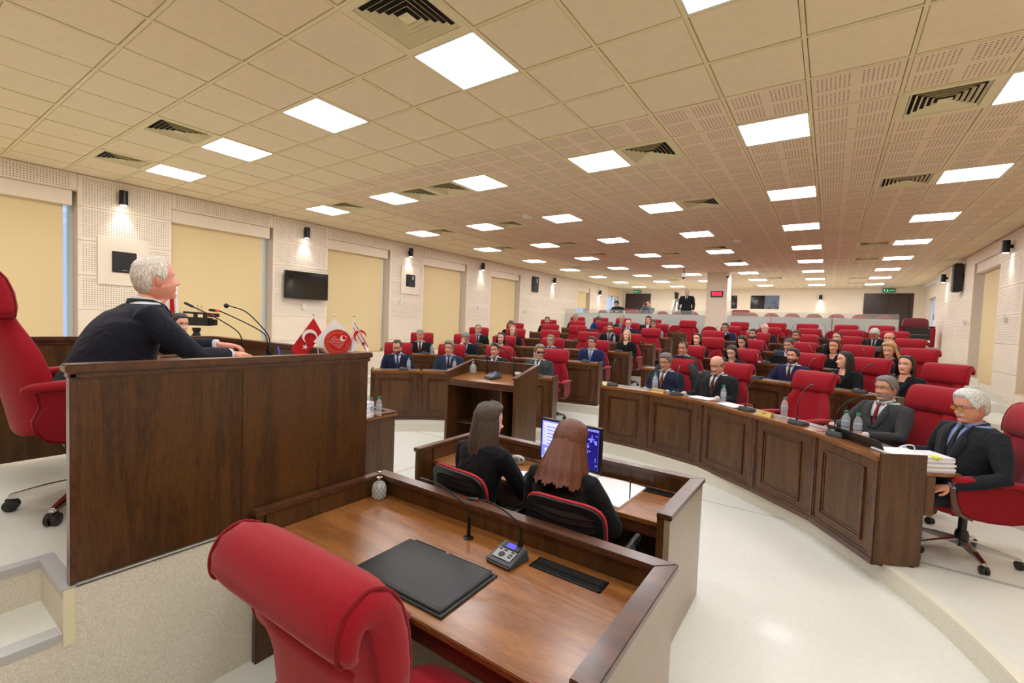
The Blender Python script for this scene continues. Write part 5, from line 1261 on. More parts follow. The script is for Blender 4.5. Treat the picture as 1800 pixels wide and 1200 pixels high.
# clerks' chairs: black slatted back with red edge
def office_chair(x, y, rz, label):
    t = thing('office_chair', label, 'chair', (x, y, 0), rz)
    m = MB(); m.loft([sring(0, 0, z, .23*k, .22*k, 24, 3.4) for z, k in ((.43, .85), (.45, 1), (.49, 1), (.5, .9))]); m.build('seat', mat('dark_seat_fabric', (26, 26, 28), .9), t, smooth='all')
    w, z0, z1 = .235, .56, .93
    def yb(z, xx=0): return -.235-.07*(z-.56)/.37-.02+.035*(xx/w)**2
    f = MB()
    out = []; inn = []
    K = 40
    for k in range(K):
        q = 2*pi*k/K; c_, s_ = cos(q), sin(q); xx = w*(abs(c_)**.45)*(1 if c_ >= 0 else -1); zz = (z0+z1)/2+(z1-z0)/2*(abs(s_)**.45)*(1 if s_ >= 0 else -1)
        out.append((xx, zz)); inn.append((xx*.8, (z0+z1)/2+(zz-(z0+z1)/2)*.76))
    vs = [(a, yb(b, a)-.012, b) for a, b in out]+[(a, yb(b, a)-.006, b) for a, b in inn]+[(a, yb(b, a)+.014, b) for a, b in out]+[(a, yb(b, a)+.01, b) for a, b in inn]
    f.add(vs, [(k, (k+1) % K, K+(k+1) % K, K+k) for k in range(K)]+[(2*K+k, 3*K+k, 3*K+(k+1) % K, 2*K+(k+1) % K) for k in range(K)]+[(k, 2*K+k, 2*K+(k+1) % K, (k+1) % K) for k in range(K)]+[(K+k, K+(k+1) % K, 3*K+(k+1) % K, 3*K+k) for k in range(K)])
    f.build('back_frame', BLACKP, t, smooth=True)
    for r in range(8):
        zc = .625+.035*r*1.05
        b = MB(); rows = []
        for i in range(13):
            xx = -w*.8+w*1.6*i/12; zz = zc-.02*(1-(xx/w)**2)
            rows.append([(xx, yb(zz, xx)-.006, zz-.013), (xx, yb(zz, xx)+.006, zz-.011), (xx, yb(zz, xx)+.006, zz+.011), (xx, yb(zz, xx)-.002, zz+.013)])
        b.loft(rows); b.build('back_slat', BLACKP, t, smooth=True)
    e = MB(); e.tube([(a*1.01, yb(b, a)+.016, b+.002) for a, b in out[0:21]], .009, 8); e.tube([(w*1.01, yb(z, w)+.016, z) for z in (.75, .65, .58)], .008, 8)
    e.build('red_cushion_edge', mat('red_edge', (176, 24, 40), .7), t, smooth='all')
    m = MB(); m.loft([[(xx, yb(.6+.3*v, xx)+.02+.02*(1-(xx/w)**2), .58+.33*v) for xx in [-.21+.42*i/8 for i in range(9)]]+[(xx, yb(.6+.3*v, xx)+.012, .58+.33*v) for xx in [.21-.42*i/8 for i in range(9)]] for v in [j/5 for j in range(6)]]); m.build('front_cushion', mat('red_front_fabric', (150, 22, 34), .85), t, smooth='all')
    m = MB(); m.tube([(0, -.18, .42), (0, -.27, .44), (0, -.29, .6)], .018, 10); m.build('back_support', BLACKP, t, smooth='all')
    for s in (-1, 1): MB().tube([(s*.24, .02, .42), (s*.29, .02, .5), (s*.3, .02, .64), (s*.3, .1, .66), (s*.3, -.12, .66)], [.014, .014, .014, .022, .022], 10).build('armrest', BLACKP, t, smooth='all')
    link(CM['column'], 'gas_column', t, (0, 0, .06))
    for i in range(5):
        l = link(CM['leg'], 'leg', t, rz=2*pi*i/5+.2); l.material_slots[0].link = 'OBJECT'; l.material_slots[0].material = BLACKP; link(CM['caster'], 'caster', l)
    return t
office_chair(-1.86, 2.46, radians(-6), 'black slatted-back office chair with red edge, left of the two clerks')
office_chair(-1.14, 2.46, radians(2), 'black slatted-back office chair with red edge, right of the two clerks')
TC1 = template('clerk1', sex='f', vox=.013, lean=.14, armR=((.27, .2, .72), (.12, .5, .745), (-.3, 1, .1), (.1, 0, 1), .6), armL=((-.24, .14, .73), (-.12, .44, .745), (.3, 1, 0), (0, 0, 1), .5), legs='back')
TC2 = template('clerk2', sex='f', vox=.013, lean=.1, build=1.1, armR=((.30, .14, .73), (.17, .36, .748), (-.15, 1, -.12), (.4, 0, 1), 1.1), armL=((-.27, .14, .73), (-.14, .4, .745), (.4, 1, 0), (0, 0, 1), .5), legs='back')
person(-1.95, 2.44, -.03, radians(-2), TC1, 'woman with straight brown hair in black jacket, seen from behind at the clerks desk', yaw=-24, nod=6, hair='f_full', hc=(74, 58, 48), jacket=(22, 23, 26), shirt=(24, 24, 26), skin=(224, 170, 146))
person(-1.3, 2.44, -.09, radians(2), TC2, 'woman with wavy auburn hair in black jacket, writing at the clerks desk', yaw=0, nod=22, hair='f_wavy', hc=(100, 46, 14), jacket=(22, 23, 26), shirt=(24, 24, 26), skin=(222, 165, 140), sc=1.02)
# things on the clerks' desk
mo = thing('monitor', 'black-framed computer monitor showing a violet table and clock on the clerks desk', 'monitor', (-1.56, 3.08, .7), radians(-4))
MB().box(-.262, .262, -.02, .022, .1, .43).build('casing', BLACKP, mo, bevel=.005); 
SCR = mat('screen_violet', (120, 125, 250), .2, emit=1.0); SCL = mat('screen_lilac', (186, 192, 255), .2, emit=1.1); SCD = mat('screen_dark_blue', (30, 26, 110), .2, emit=.8); SCT = mat('screen_line', (72, 60, 170), .2, emit=.8); SCW = mat('screen_white_text', (225, 230, 255), .3, emit=1.2)
MB().box(-.245, .245, -.0225, -.0195, .12, .415).build('screen', SCR, mo)
m = MB(); m.box(-.235, .04, -.024, -.0225, .225, .405); m.box(-.235, .0, -.024, -.0225, .125, .14); m.build('table_area', SCL, mo); m = MB(); m.box(.07, .245, -.0242, -.0226, .12, .4); m.build('video_area', SCD, mo)
m = MB()
for i in range(6): m.box(-.2, .03, -.0252, -.024, .368-.026*i, .373-.026*i)
m.build('table_line', SCT, mo)['kind'] = 'stuff'
m = MB()
for i in range(26): a = random.Random(i); xx, zz = a.uniform(.09, .23), a.uniform(.15, .38); m.box(xx, xx+a.uniform(.004, .02), -.0252, -.024, zz, zz+a.uniform(.003, .03))
for i in range(7): m.box(-.228, -.215, -.0252, -.024, .37-.024*i, .376-.024*i)
m.build('screen_marks', SCR, mo)['kind'] = 'stuff'
text_mesh('clock_text', '5:10', .062, SCW, mo, (-.165, -.0252, .178), (pi/2, 0, 0), .0004)
m = MB(); m.box(-.03, .03, .01, .03, .02, .2); m.lathe([(.11, 0), (.11, .008), (.03, .016)], 24, (0, .02, 0)); m.build('stand', BLACKP, mo, smooth=True)
tm = thing('desk_timer', 'small silver oval desk timer with grey display beside the left clerk', 'timer', (-2.06, 3.13, .7), radians(12))
SIL = mat('silver_plastic', (178, 182, 180), .35, .3)
m = MB(); m.loft([[(w*.062*cos(q), yy, .036+w*.036*sin(q)) for q in [2*pi*k/28 for k in range(28)]] for yy, w in ((-.02, .9), (-.015, 1), (.012, 1), (.022, .8))]); m.build('casing', SIL, tm, smooth='all')
m = MB(); m.loft([[(-.012+.032*cos(q), yy, .037+.027*sin(q)) for q in [2*pi*k/24 for k in range(24)]] for yy in (-.0235, -.019)]); m.build('dial_ring', GREYP, tm); MB().box(-.034, .01, -.0255, -.023, .028, .046).build('display', mat('timer_lcd', (96, 110, 92), .3), tm); MB().ball((.038, -.02, .045), (.011, .006, .011), 8).build('button', CONF, tm, smooth='all')
nb = thing('open_book', 'large open white ledger under the auburn-haired clerk', 'book', (-1.4, 3.04, .7), radians(-2))
for (x0, x1, nm) in ((-.36, -.003, 'page_block'), (.003, .36, 'page_block')):
    m = MB(); m.loft([[(x, -.24, 0), (x, .24, 0), (x, .24, .012+.006*sin(pi*abs(x)/.36)), (x, -.24, .012+.006*sin(pi*abs(x)/.36))] for x in [x0+(x1-x0)*i/6 for i in range(7)]]); m.build(nm, PAPER, nb, smooth=True)
npd = thing('notepad', 'small white notepad before the left clerk', 'notepad', (-1.86, 2.9, .7), radians(20)); MB().box(-.05, .05, -.09, .09, 0, .01).build('page_block', PAPER, npd)
for i, (x, y, a, c) in enumerate(((-1.84, 3.0, 50, 'white'), (-1.78, 2.97, 58, 'black'))):
    p = thing('pen', '%s ballpoint pen beside the notepad on the clerks desk' % c, 'pen', (x, y, .706), radians(a)); MB().tube([(-.065, 0, 0), (.04, 0, 0), (.05, 0, 0), (.068, 0, 0)], [.0042, .0045, .0045, .001], 8).build('barrel', WHITEP if i == 0 else BLACKP, p, smooth=True); MB().tube([(-.067, 0, 0), (-.03, 0, 0)], .0052, 8).build('cap', BLACKP, p, smooth=True)
pn = thing('pen', 'dark pen held upright by the auburn-haired clerk', 'pen', (-1.02, 2.9, .8)); pn.rotation_euler = (radians(12), radians(4), 0); MB().tube([(0, 0, -.07), (0, 0, -.06), (0, 0, .07)], [.001, .0045, .0045], 8).build('barrel', BLACKP, pn, smooth=True)
cbl = tag(MB().tube(smooth_pts([(-2.2, 3.3, .708), (-2.08, 3.28, .708), (-1.95, 3.27, .708), (-1.8, 3.22, .708), (-1.68, 3.16, .708)], 24), .007, 8).build('power_cable', BLACKP, smooth='all'), 'thick black power cable running behind the timer to the monitor', 'cable')
tag(MB().tube(smooth_pts([(-1.72, 3.15, .703), (-1.86, 3.16, .703), (-1.92, 3.08, .703), (-1.82, 3.02, .703), (-1.76, 3.1, .703), (-1.84, 3.12, .703), (-1.74, 3.0, .703), (-1.68, 3.06, .703)], 40), .0022, 6).build('thin_cable', BLACKP, smooth='all'), 'thin black cable coiled loosely beside the monitor', 'cable')

# ---------------------------------------------------------------- lectern
le = thing('lectern', 'wide walnut lectern with open back standing in the pit', 'lectern', (-3.72, 4.93, 0), radians(6))
def zt(y): return 1.165+.12*(y+.3)/.6
for s in (-1, 1):
    pr = [(-.3, 0), (.32, 0), (.32, zt(.32)-.012), (-.3, zt(-.3)-.012)]
    MB().prism(pr, s*.52-.02, s*.52+.02, axis='x').build('side_panel', W_PANEL, le, bevel=.003)
    MB().prism([(-.32, zt(-.32)-.012), (.34, zt(.34)-.012), (.34, zt(.34)+.012), (-.32, zt(-.32)+.012)], s*.52-.03, s*.52+.03, axis='x').build('cap_rail', W_EDGE, le, bevel=.004)
MB().box(-.5, .5, .28, .31, 0, zt(.3)-.01).build('front_panel', W_PANEL, le, bevel=.003)
MB().box(-.49, .49, .27, .335, zt(.3)-.01, zt(.3)+.016).build('cap_rail', W_EDGE, le, bevel=.004)
MB().prism([(-.28, 1.05), (.28, 1.11), (.28, 1.135), (-.28, 1.075)], -.5, .5, axis='x').build('reading_surface', W_TOP, le, bevel=.002)
MB().box(-.5, .5, -.29, -.27, .99, 1.075).build('front_apron', W_EDGE, le, bevel=.002)
MB().box(.28, .31, -.25, .28, 0, 1.05).build('inner_divider', W_PANEL, le); MB().box(-.5, .28, -.1, .28, .45, .47).build('shelf', W_PANEL, le)
def lp(x, y):
    v = Matrix.Rotation(radians(6), 3, 'Z') @ Vector((x, y, 0)); return -3.72+v.x, 4.93+v.y, 1.075+.06*(y+.28)/.56
x, y, z = lp(-.37, .1); dispenser(x, y, z+.006, 'plain glass soap dispenser on the lectern', 1.15, False)
x, y, z = lp(-.2, .2); stem_mic(x, y, z, [(0, 0, .2), (-.01, 0, .27), (-.1, -.02, .35), (-.17, -.03, .4)], 'left tall gooseneck microphone on the lectern', ball=True, rad=.007)
x, y, z = lp(.22, .22); stem_mic(x, y, z, [(0, 0, .2), (-.03, 0, .27), (-.14, -.04, .35), (-.28, -.08, .42)], 'right tall gooseneck microphone on the lectern', ball=True, rad=.007)
x, y, z = lp(.03, -.02); cuu = conf_unit(x, y, z+.004, radians(-20), 'black conference unit with keypad on the lectern', [(.03, .064, .15), (.01, .06, .19), (-.04, .04, .22), (-.09, .02, .235)]); cuu.rotation_euler = (radians(6), 0, radians(-18)); cuu.scale = (1.15, 1.15, 1.15)
x, y, z = lp(.37, .05); t = thing('mug', 'white mug with black lettering on the lectern', 'mug', (x, y, z+.003)); MB().lathe([(0, 0), (.04, 0), (.042, .01), (.042, .095), (.038, .095), (.037, .01), (0, .008)], 20).build('cup', WHITEP, t, smooth=True)
m = MB()
for i in range(9): m.box(-.0035, .0035, -.0435, -.041, .02, .075, 0, Matrix.Rotation(radians(-70+i*17), 4, 'Z') @ Matrix.Rotation(.25*(-1)**i, 4, 'Y'))
m.build('lettering', BLACKP, t); MB().tube([(.04, 0, .08), (.065, 0, .075), (.07, 0, .05), (.06, 0, .025), (.04, 0, .02)], .005, 8).build('handle', WHITEP, t, smooth='all')

# ---------------------------------------------------------------- presiding man and the things on his bench
TPR = template('president', vox=.011, lean=.42, build=1.22, hunch=.06, armR=((.26, .45, .765), (.14, .66, .765), (-.35, 1, -.06), (.15, 0, 1), .75), armL=((-.25, .42, .79), (-.07, .66, .81), (.3, 1, -.1), (0, 0, 1), .6), legs='back', vdepth=.8, neckf=.03)
pm = person(-3.4, .73, DZ+.05, radians(-6), TPR, 'white-haired man in dark navy pinstripe suit leaning on the presiding bench', yaw=6, nod=-8, hair='m_receding', hc=(226, 214, 200), jacket=(34, 37, 50), shirt=(236, 238, 242), tie=(60, 30, 40), skin=(224, 152, 128), brow=(200, 180, 165), sc=1.06, fat=.5)
papers(-3.22, 1.42, SZ, radians(12), 'open white papers before the presiding man', n=3, w=.36, l=.3, h=.022)
t = thing('yellow_sheet', 'pale yellow sheet lying on the papers of the presiding bench', 'paper', (-3.08, 1.58, SZ+.066), radians(15)); MB().box(-.1, .1, -.1, .1, 0, .003).build('sheet', mat('pale_yellow_paper', (238, 234, 170), .8), t)
stem_mic(-3.5, 1.62, SZ, [(0, 0, .18), (-.02, -.03, .25), (-.1, -.12, .33), (-.2, -.24, .41)], 'single gooseneck microphone nearest the presiding man')
stem_mic(-3.36, 1.73, SZ, [(0, 0, .18), (-.02, -.02, .24), (-.1, -.11, .31), (-.2, -.22, .38), (-.22, -.24, .388)], 'gooseneck microphone with glowing red ring on the presiding bench', ring='red', flange=.02)
stem_mic(-3.335, 1.735, SZ, [(0, 0, .18), (-.02, -.02, .25), (-.1, -.11, .38), (-.17, -.18, .42), (-.19, -.2, .425)], 'gooseneck microphone with round foam head on the presiding bench', ball=True, flange=.02)
conf_unit(-3.2, 1.6, SZ, radians(10), 'black conference unit on the presiding bench beside the pen box', [(.03, .064, .1), (.03, .064, .11)])
t = thing('pen_box', 'brown square pen box with a blue pen on the presiding bench', 'pen box', (-3.07, 1.68, SZ)); bxm = MB(); bxm.box(-.05, .05, -.04, .04, 0, .004)
for (a, b, c, d_) in ((-.05, .05, -.04, -.035), (-.05, .05, .035, .04), (-.05, -.045, -.035, .035), (.045, .05, -.035, .035)): bxm.box(a, b, c, d_, .004, .1)
bxm.build('box', mat('brown_leatherette', (62, 40, 34), .5), t); MB().tube([(0, 0, .02), (-.03, -.01, .16)], .005, 8).build('pen', mat('blue_pen', (40, 50, 190), .4), t, smooth='all')
cable_tray(-2.86, 1.78, SZ, .34, .08, 0, 'black cable tray on the presiding bench below the flags')
t = thing('folded_packet', 'folded green and white booklet on the presiding bench', 'booklet', (-3.86, 1.62, SZ), radians(20))
MB().prism([(-.12, 0), (.12, 0), (.1, .03), (.0, .055), (-.1, .04)], -.09, .09, axis='y').build('cover', mat('green_white_cover', (205, 225, 200), .6, vary=.25, bscale=14), t, bevel=.004)
t = thing('gavel', 'wooden gavel lying on the presiding bench', 'gavel', (-4.12, 1.6, SZ+.035), radians(70)); MB().tube([(0, -.05, .0), (0, -.045, 0), (0, .045, 0), (0, .05, 0)], [.022, .03, .03, .022], 16).build('head', mat('gavel_wood', (110, 78, 60), .35), t, smooth=True); MB().tube([(0, 0, 0), (-.1, 0, -.012), (-.26, 0, -.02)], [.008, .007, .011], 10).build('handle', W_EDGE, t, smooth=True)
# three table flags
def flag(x, y, label, angle, cloth, deco, hgt=.4, tiltx=0):
    t = thing('table_flag', label, 'flag', (x, y, SZ), radians(angle))
    MB().lathe([(.035, 0), (.035, .008), (.008, .014), (.004, .02)], 16).build('base', CHROME, t, smooth=True); MB().tube([(0, 0, .01), (tiltx, 0, hgt)], .0028, 8).build('pole', WHITEP, t); MB().ball((tiltx, 0, hgt+.006), .007, 8).build('finial', CHROME, t, smooth='all')
    n = 10; o = Vector((tiltx*.97, 0, hgt-.015))
    def P(u, v):   # u along fly (drooping), v down the hoist
        a = Vector((cloth[0][0]*u+cloth[1][0]*v, 0, cloth[0][1]*u+cloth[1][1]*v)); return (o.x+a.x, -.006-.012*sin(u*5+v*2)*u, o.z+a.z)
    m = MB(); m.add([P(i/n, j/n) for j in range(n+1) for i in range(n+1)]+[(p[0], p[1]+.0015, p[2]) for p in [P(i/n, j/n) for j in range(n+1) for i in range(n+1)]],
        [(j*(n+1)+i, j*(n+1)+i+1, (j+1)*(n+1)+i+1, (j+1)*(n+1)+i) for j in range(n) for i in range(n)]+[((n+1)**2+j*(n+1)+i, (n+1)**2+(j+1)*(n+1)+i, (n+1)**2+(j+1)*(n+1)+i+1, (n+1)**2+j*(n+1)+i+1) for j in range(n) for i in range(n)])
    deco_red = mat('flag_red', (196, 12, 24), .8); wh = mat('flag_white', (238, 236, 238), .8)
    m.build('cloth', deco_red if deco == 'red' else wh, t, smooth='all')
    def disc(u0, v0, r, mt, nm, off=.002, inner=0, a0=0, a1=360, hole=None):
        K = 40; vs = []
        for k in range(K+1):
            q = radians(a0+(a1-a0)*k/K)
            for rr in (inner, r):
                ux, vz = P(u0, v0)[0]+rr*cos(q), P(u0, v0)[2]+rr*sin(q); vs.append((ux, P(u0, v0)[1]-off-.006, vz))
        mb = MB(); mb.add(vs, [(2*k, 2*k+1, 2*k+3, 2*k+2) for k in range(K)]); return mb.build(nm, mt, t)
    def crescent(cx, cz, yy, r, mt, rot=0, off=.3):
        K = 28; vs = []
        for k in range(K+1):
            q = -pi*.78+2*pi*.78*k/K+pi; A = (r*cos(q), r*sin(q)); B = (off*r+.8*r*cos(q)*1.0, .8*r*sin(q))
            for p in (A, B): c_, s_ = cos(rot), sin(rot); vs.append((cx+p[0]*c_-p[1]*s_, yy, cz+p[0]*s_+p[1]*c_))
        mb = MB(); mb.add(vs, [(2*k, 2*k+1, 2*k+3, 2*k+2) for k in range(K)]); mb.build('crescent', mt, t)
    def star(cx, cz, yy, r, mt, rot=0):
        mb = MB(); mb.add([(cx, yy, cz)]+[(cx+(r if k % 2 == 0 else r*.4)*cos(rot+pi*k/5), yy, cz+(r if k % 2 == 0 else r*.4)*sin(rot+pi*k/5)) for k in range(10)], [(0, k+1, (k+1) % 10+1) for k in range(10)]); mb.build('star', mt, t)
    if deco == 'red': c = P(.42, .45); crescent(c[0]+.01, c[2]+.01, c[1]-.012, .045, wh, radians(-70)); s_ = P(.55, .68); star(s_[0]-.012, s_[2]-.01, s_[1]-.012, .02, wh)
    elif deco == 'emblem':
        c = P(.5, .5); disc(.5, .5, .082, deco_red, 'emblem_disc'); gold = mat('emblem_gold', (214, 170, 80), .6); yy = c[1]-.0095
        lf = MB()
        for k in range(26):
            q = radians(60+k*11.6+6)
            if 20 < (degrees_(q) % 360) < 62: continue
            for rr, tw in ((.06, .5), (.071, -.5)): lf.add([(c[0]+(rr-.004)*cos(q), yy, c[2]+(rr-.004)*sin(q)), (c[0]+rr*cos(q+.05), yy, c[2]+rr*sin(q+.05)), (c[0]+(rr+.005)*cos(q+.08+tw*.08), yy, c[2]+(rr+.005)*sin(q+.08+tw*.08)), (c[0]+rr*cos(q-.03), yy, c[2]+rr*sin(q-.03))], [(0, 1, 2, 3)])
        lf.build('gold_wreath', gold, t); crescent(c[0]+.033, c[2]+.026, yy, .019, wh, radians(35), .45); star(c[0]+.047, c[2]+.037, yy, .007, wh)
        rw = MB(); rt = Matrix.Rotation(radians(35), 3, 'Y')
        for k in range(6):
            for s_ in range(7): v = rt @ Vector((-.04+.012*s_, 0, .018-.009*k)); rw.box(c[0]+v.x-.003, c[0]+v.x+.003, yy-.0003, yy, c[2]+v.z-.0012, c[2]+v.z+.0012)
        rw.build('seat_pattern', wh, t)
        tx = mat('flag_lettering', (196, 150, 140), .8)
        for k, (w_, s0) in enumerate(((.105, 17), (.075, 12))):
            g = MB()
            for i in range(s0): v = rt @ Vector((-.06+w_*1.1*i/s0, 0, -.085-.014*k)); g.box(c[0]+v.x-.0018, c[0]+v.x+.0018, yy, yy+.0005, c[2]+v.z-.003, c[2]+v.z+.003)
            g.build('lettering', tx, t)
    elif deco == 'stripes':
        for k, (v0, v1) in enumerate(((.12, .24), (.78, .9))):
            m = MB(); q = [P(.05+.9*i/8, v0) for i in range(9)]+[P(.95-.9*i/8, v1) for i in range(9)]; m.add([(p[0], p[1]-.002, p[2]) for p in q], [tuple(range(18))]); m.build('red_stripe', deco_red, t)
        c = P(.45, .5); crescent(c[0], c[2], c[1]-.003, .04, deco_red, radians(-60)); s2 = P(.7, .62); star(s2[0], s2[2], s2[1]-.004, .017, deco_red)
flag(-2.72, 1.75, 'small red flag with white crescent and star on the presiding bench', 54, ((-.13, -.2), (.055, -.1)), 'red', .38, -.05)
flag(-2.63, 1.78, 'small white flag with red round emblem and gold wreath between two others', 54, ((.17, -.15), (-.12, -.15)), 'emblem', .38, .0)
flag(-2.57, 1.86, 'small white flag with red stripes, crescent and star behind the emblem flag', 54, ((.1, -.18), (-.01, -.05)), 'stripes', .38, .02)

# ---------------------------------------------------------------- camera operator at the left wall with a video camera
TS = template('m_lap')
person(-6.2, 2.2, .5, radians(-50), template('m_op', legs='stand', armR=((.3, .12, .76), (.3, .36, .78), (0, 1, 0), (0, 0, 1), .5)), 'young man with dark hair standing by the left wall, seen past the presiding man', yaw=-28, nod=4, hair='m_short', hc=(36, 28, 26), jacket=(30, 34, 52), shirt=(30, 34, 52), skin=(220, 160, 138))
def tripod(t, h, spread=.42, m=BLACKM):
    for k in range(3):
        q = 2*pi*k/3+.5; MB().tube([(0, 0, h), (spread*.5*cos(q), spread*.5*sin(q), h*.5), (spread*cos(q), spread*sin(q), .01)], [.022, .016, .012], 8).build('tripod_leg', m, t, smooth='all')
vc = thing('video_camera', 'black shoulder video camera with microphones on a tripod by the left wall', 'video camera', (-6.9, 2.62, TH), radians(32))
H_ = 1.48; tripod(vc, H_-.12)
MB().lathe([(.045, H_-.14), (.05, H_-.1), (.035, H_-.06), (.05, H_-.03), (.05, H_)], 16).build('fluid_head', BLACKM, vc, smooth=True)
MB().box(-.17, .2, -.055, .055, H_+.03, H_+.14).build('camera_body', BLACKP, vc, bevel=.012); MB().box(.2, .26, -.045, .045, H_+.04, H_+.12).build('battery', BLACKM, vc, bevel=.008)
MB().tube([(-.17, 0, H_+.085), (-.28, 0, H_+.085), (-.3, 0, H_+.085)], [.05, .05, .062], 16).build('lens', BLACKM, vc, smooth=True)
MB().tube([(-.18, .0, H_+.2), (.18, .0, H_+.19)], .014, 8).build('top_handle', BLACKP, vc, smooth='all'); MB().box(-.03, .0, -.02, .02, H_+.13, H_+.2).build('handle_post', BLACKP, vc); MB().box(.1, .13, -.02, .02, H_+.13, H_+.2).build('handle_post', BLACKP, vc)
MB().tube([(-.12, -.05, H_+.17), (-.32, -.05, H_+.17)], .013, 8).build('shotgun_microphone', BLACKM, vc, smooth='all'); MB().ball((-.36, -.05, H_+.17), (.05, .032, .032), 10).build('foam_windshield', BLACKP, vc, smooth='all')
MB().box(.12, .3, -.02, .02, H_+.15, H_+.2).build('radio_receiver', BLACKP, vc, bevel=.004); MB().box(.16, .26, -.024, -.019, H_+.165, H_+.185).build('receiver_label', mat('red_label', (180, 30, 50), .5), vc)
for s in (0, .03): MB().tube([(.02+s, 0, H_+.2), (.01+s*2, 0, H_+.3)], .002, 5).build('antenna', BLACKM, vc)
MB().tube([(-.02, .06, H_-.02), (-.14, .12, H_-.1), (-.3, .16, H_-.25)], .011, 8).build('pan_handle', BLACKM, vc, smooth='all')
fp = thing('standing_flag', 'tall standing red and white flag by the left wall behind the presiding man', 'flag', (-8.0, 2.72, 0), radians(30))
MB().lathe([(.15, 0), (.15, .03), (.03, .05)], 20).build('base', mat('brass', (190, 150, 80), .3, .9), fp, smooth=True); MB().tube([(0, 0, .03), (0, 0, 2.25)], .015, 10).build('pole', mat('brass', (190, 150, 80), .3, .9), fp)
for j, (mt, x0, x1) in enumerate(((mat('flag_white', (238, 236, 238), .8), -.13, .0), (mat('flag_red', (214, 28, 36), .8), .0, .07), (mat('flag_white', (238, 236, 238), .8), .07, .12))):
    m = MB(); R_ = 10
    m.loft([[(x0+(x1-x0)*i/6*(.25+.75*min(1, k/5)), -.03-.02*sin(i*1.8+k*.3+j), 2.2-k*.13) for i in range(7)]+[(x0+(x1-x0)*i/6*(.25+.75*min(1, k/5)), -.02-.02*sin(i*1.8+k*.3+j), 2.2-k*.13) for i in range(6, -1, -1)] for k in range(R_)]); m.build('flag_fold', mt, fp, smooth='all')
# ---------------------------------------------------------------- front-row desk objects
BRASS = mat('brass_plate', (196, 170, 98), .3, .6)
def nameplate(side, k, i, dx, text, m, label):
    x, y, z, rz = on_desk(side, k, i, dx, .03); t = thing('nameplate', label, 'nameplate', (x, y, z), rz)
    MB().prism([(0, 0), (.05, 0), (.03, .05), (.022, .05)], -.1, .1, axis='x').build('plate', m, t, bevel=.001)
    if text: text_mesh('lettering', text, .034, BLACKP, t, (0, .0105, .0265), (radians(66), 0, 0), .0006)
nameplate('right', 1, 0, -.27, '', mat('cream_card', (232, 224, 178), .6), 'cream blank card nameplate at the aisle end of the right front row')
nameplate('right', 1, 1, -.27, 'UBP ÇALIŞMA', BRASS, 'brass nameplate with black lettering before the man in glasses')
nameplate('right', 1, 3, -.3, 'CTP', BRASS, 'brass nameplate before the empty red chair in the front row')
def db(side, k, i, dx, dy, lab, sc=1.05):
    x, y, z, rz = on_desk(side, k, i, dx, dy); bottle(x, y, z+.0045*0+.005, lab, sc)
db('right', 1, 1, -.37, .12, 'tall water bottle before the man in navy suit and red tie', 1.25)
db('right', 1, 2, -.28, .2, 'water bottle before the bald man in the front row')
db('right', 1, 3, -.22, .22, 'water bottle before the empty front-row chair')
db('right', 1, 4, -.32, .22, 'left water bottle before the grey-bearded man in tweed')
db('right', 1, 4, -.2, .24, 'right water bottle before the grey-bearded man in tweed')
db('left', 1, 3, .2, .1, 'water bottle before the bearded man at the far left'); db('left', 1, 2, .18, .12, 'water bottle before the grey-haired man in slate suit')
db('left', 2, 4, .25, .12, 'water bottle before the man in black suit and red tie'); db('left', 2, 3, -.3, .18, 'dark steel flask-shaped bottle left of the face-covering man', 1.3)
db('left', 2, 1, -.12, .15, 'water bottle behind the man in sunglasses'); db('left', 4, 1, .25, .12, 'water bottle before the man with full black beard'); db('left', 5, 0, .22, .1, 'water bottle at the aisle end of the left fifth row')
db('right', 3, 0, .2, .1, 'water bottle before the woman with earring'); db('right', 2, 1, .25, .1, 'water bottle before the reading woman'); db('right', 2, 3, .18, .12, 'water bottle beside the tall paper stack', 1.1); db('left', 3, 3, -.2, .1, 'water bottle on the third row left block'); db('right', 4, 0, .2, .1, 'water bottle on the aisle desk of the right fourth row')
def dp(side, k, i, dx, dy, lab, **kw):
    x, y, z, rz = on_desk(side, k, i, dx, dy); papers(x, y, z+.0045, rz, lab, **kw)
dp('right', 2, 0, .33, .12, 'untidy pile of papers right of the thinning-haired man', n=6, h=.014, w=.34, l=.22); dp('right', 2, 3, -.12, .14, 'tall stack of white papers before the woman looking aside', n=6, h=.016, w=.34, l=.23)
dp('right', 1, 2, -.05, .12, 'open booklet before the bald man', n=2, h=.006, w=.3, l=.2); dp('right', 1, 1, .33, .14, 'white papers under the hand of the bald man', n=2, h=.006, w=.26, l=.2)
dp('right', 3, 2, -.34, .1, 'small pink and white paper pile on the third row', n=3, h=.008, w=.15, l=.2, cover=mat('pink_paper', (232, 168, 170), .8)); dp('right', 1, 4, .28, .2, 'thin white tablet-size sheets at the end of the front row', n=2, h=.008, w=.2, l=.26)
x, y, z, rz = on_desk('right', 1, 4, .16, .48, .715); papers(x+.02, y-.1, z, rz, 'thick paper stack on the lower shelf beside the white-haired man', n=7, h=.016, w=.22, l=.24)
x, y, z, rz = on_desk('right', 1, 4, -.02, .1); t = thing('laptop', 'closed-angle black laptop with raised lid before the tweed-jacketed man', 'laptop', (x, y, z+.005), rz)
MB().box(-.3, .32, -.01, .16, 0, .014).build('keyboard_base', BLACKP, t, bevel=.003); MB().prism([(-.02, .014), (-.008, .014), (-.07+.02, .085), (-.08+.02, .085)], -.3, .32, axis='x').build('lid', BLACKP, t, bevel=.002)
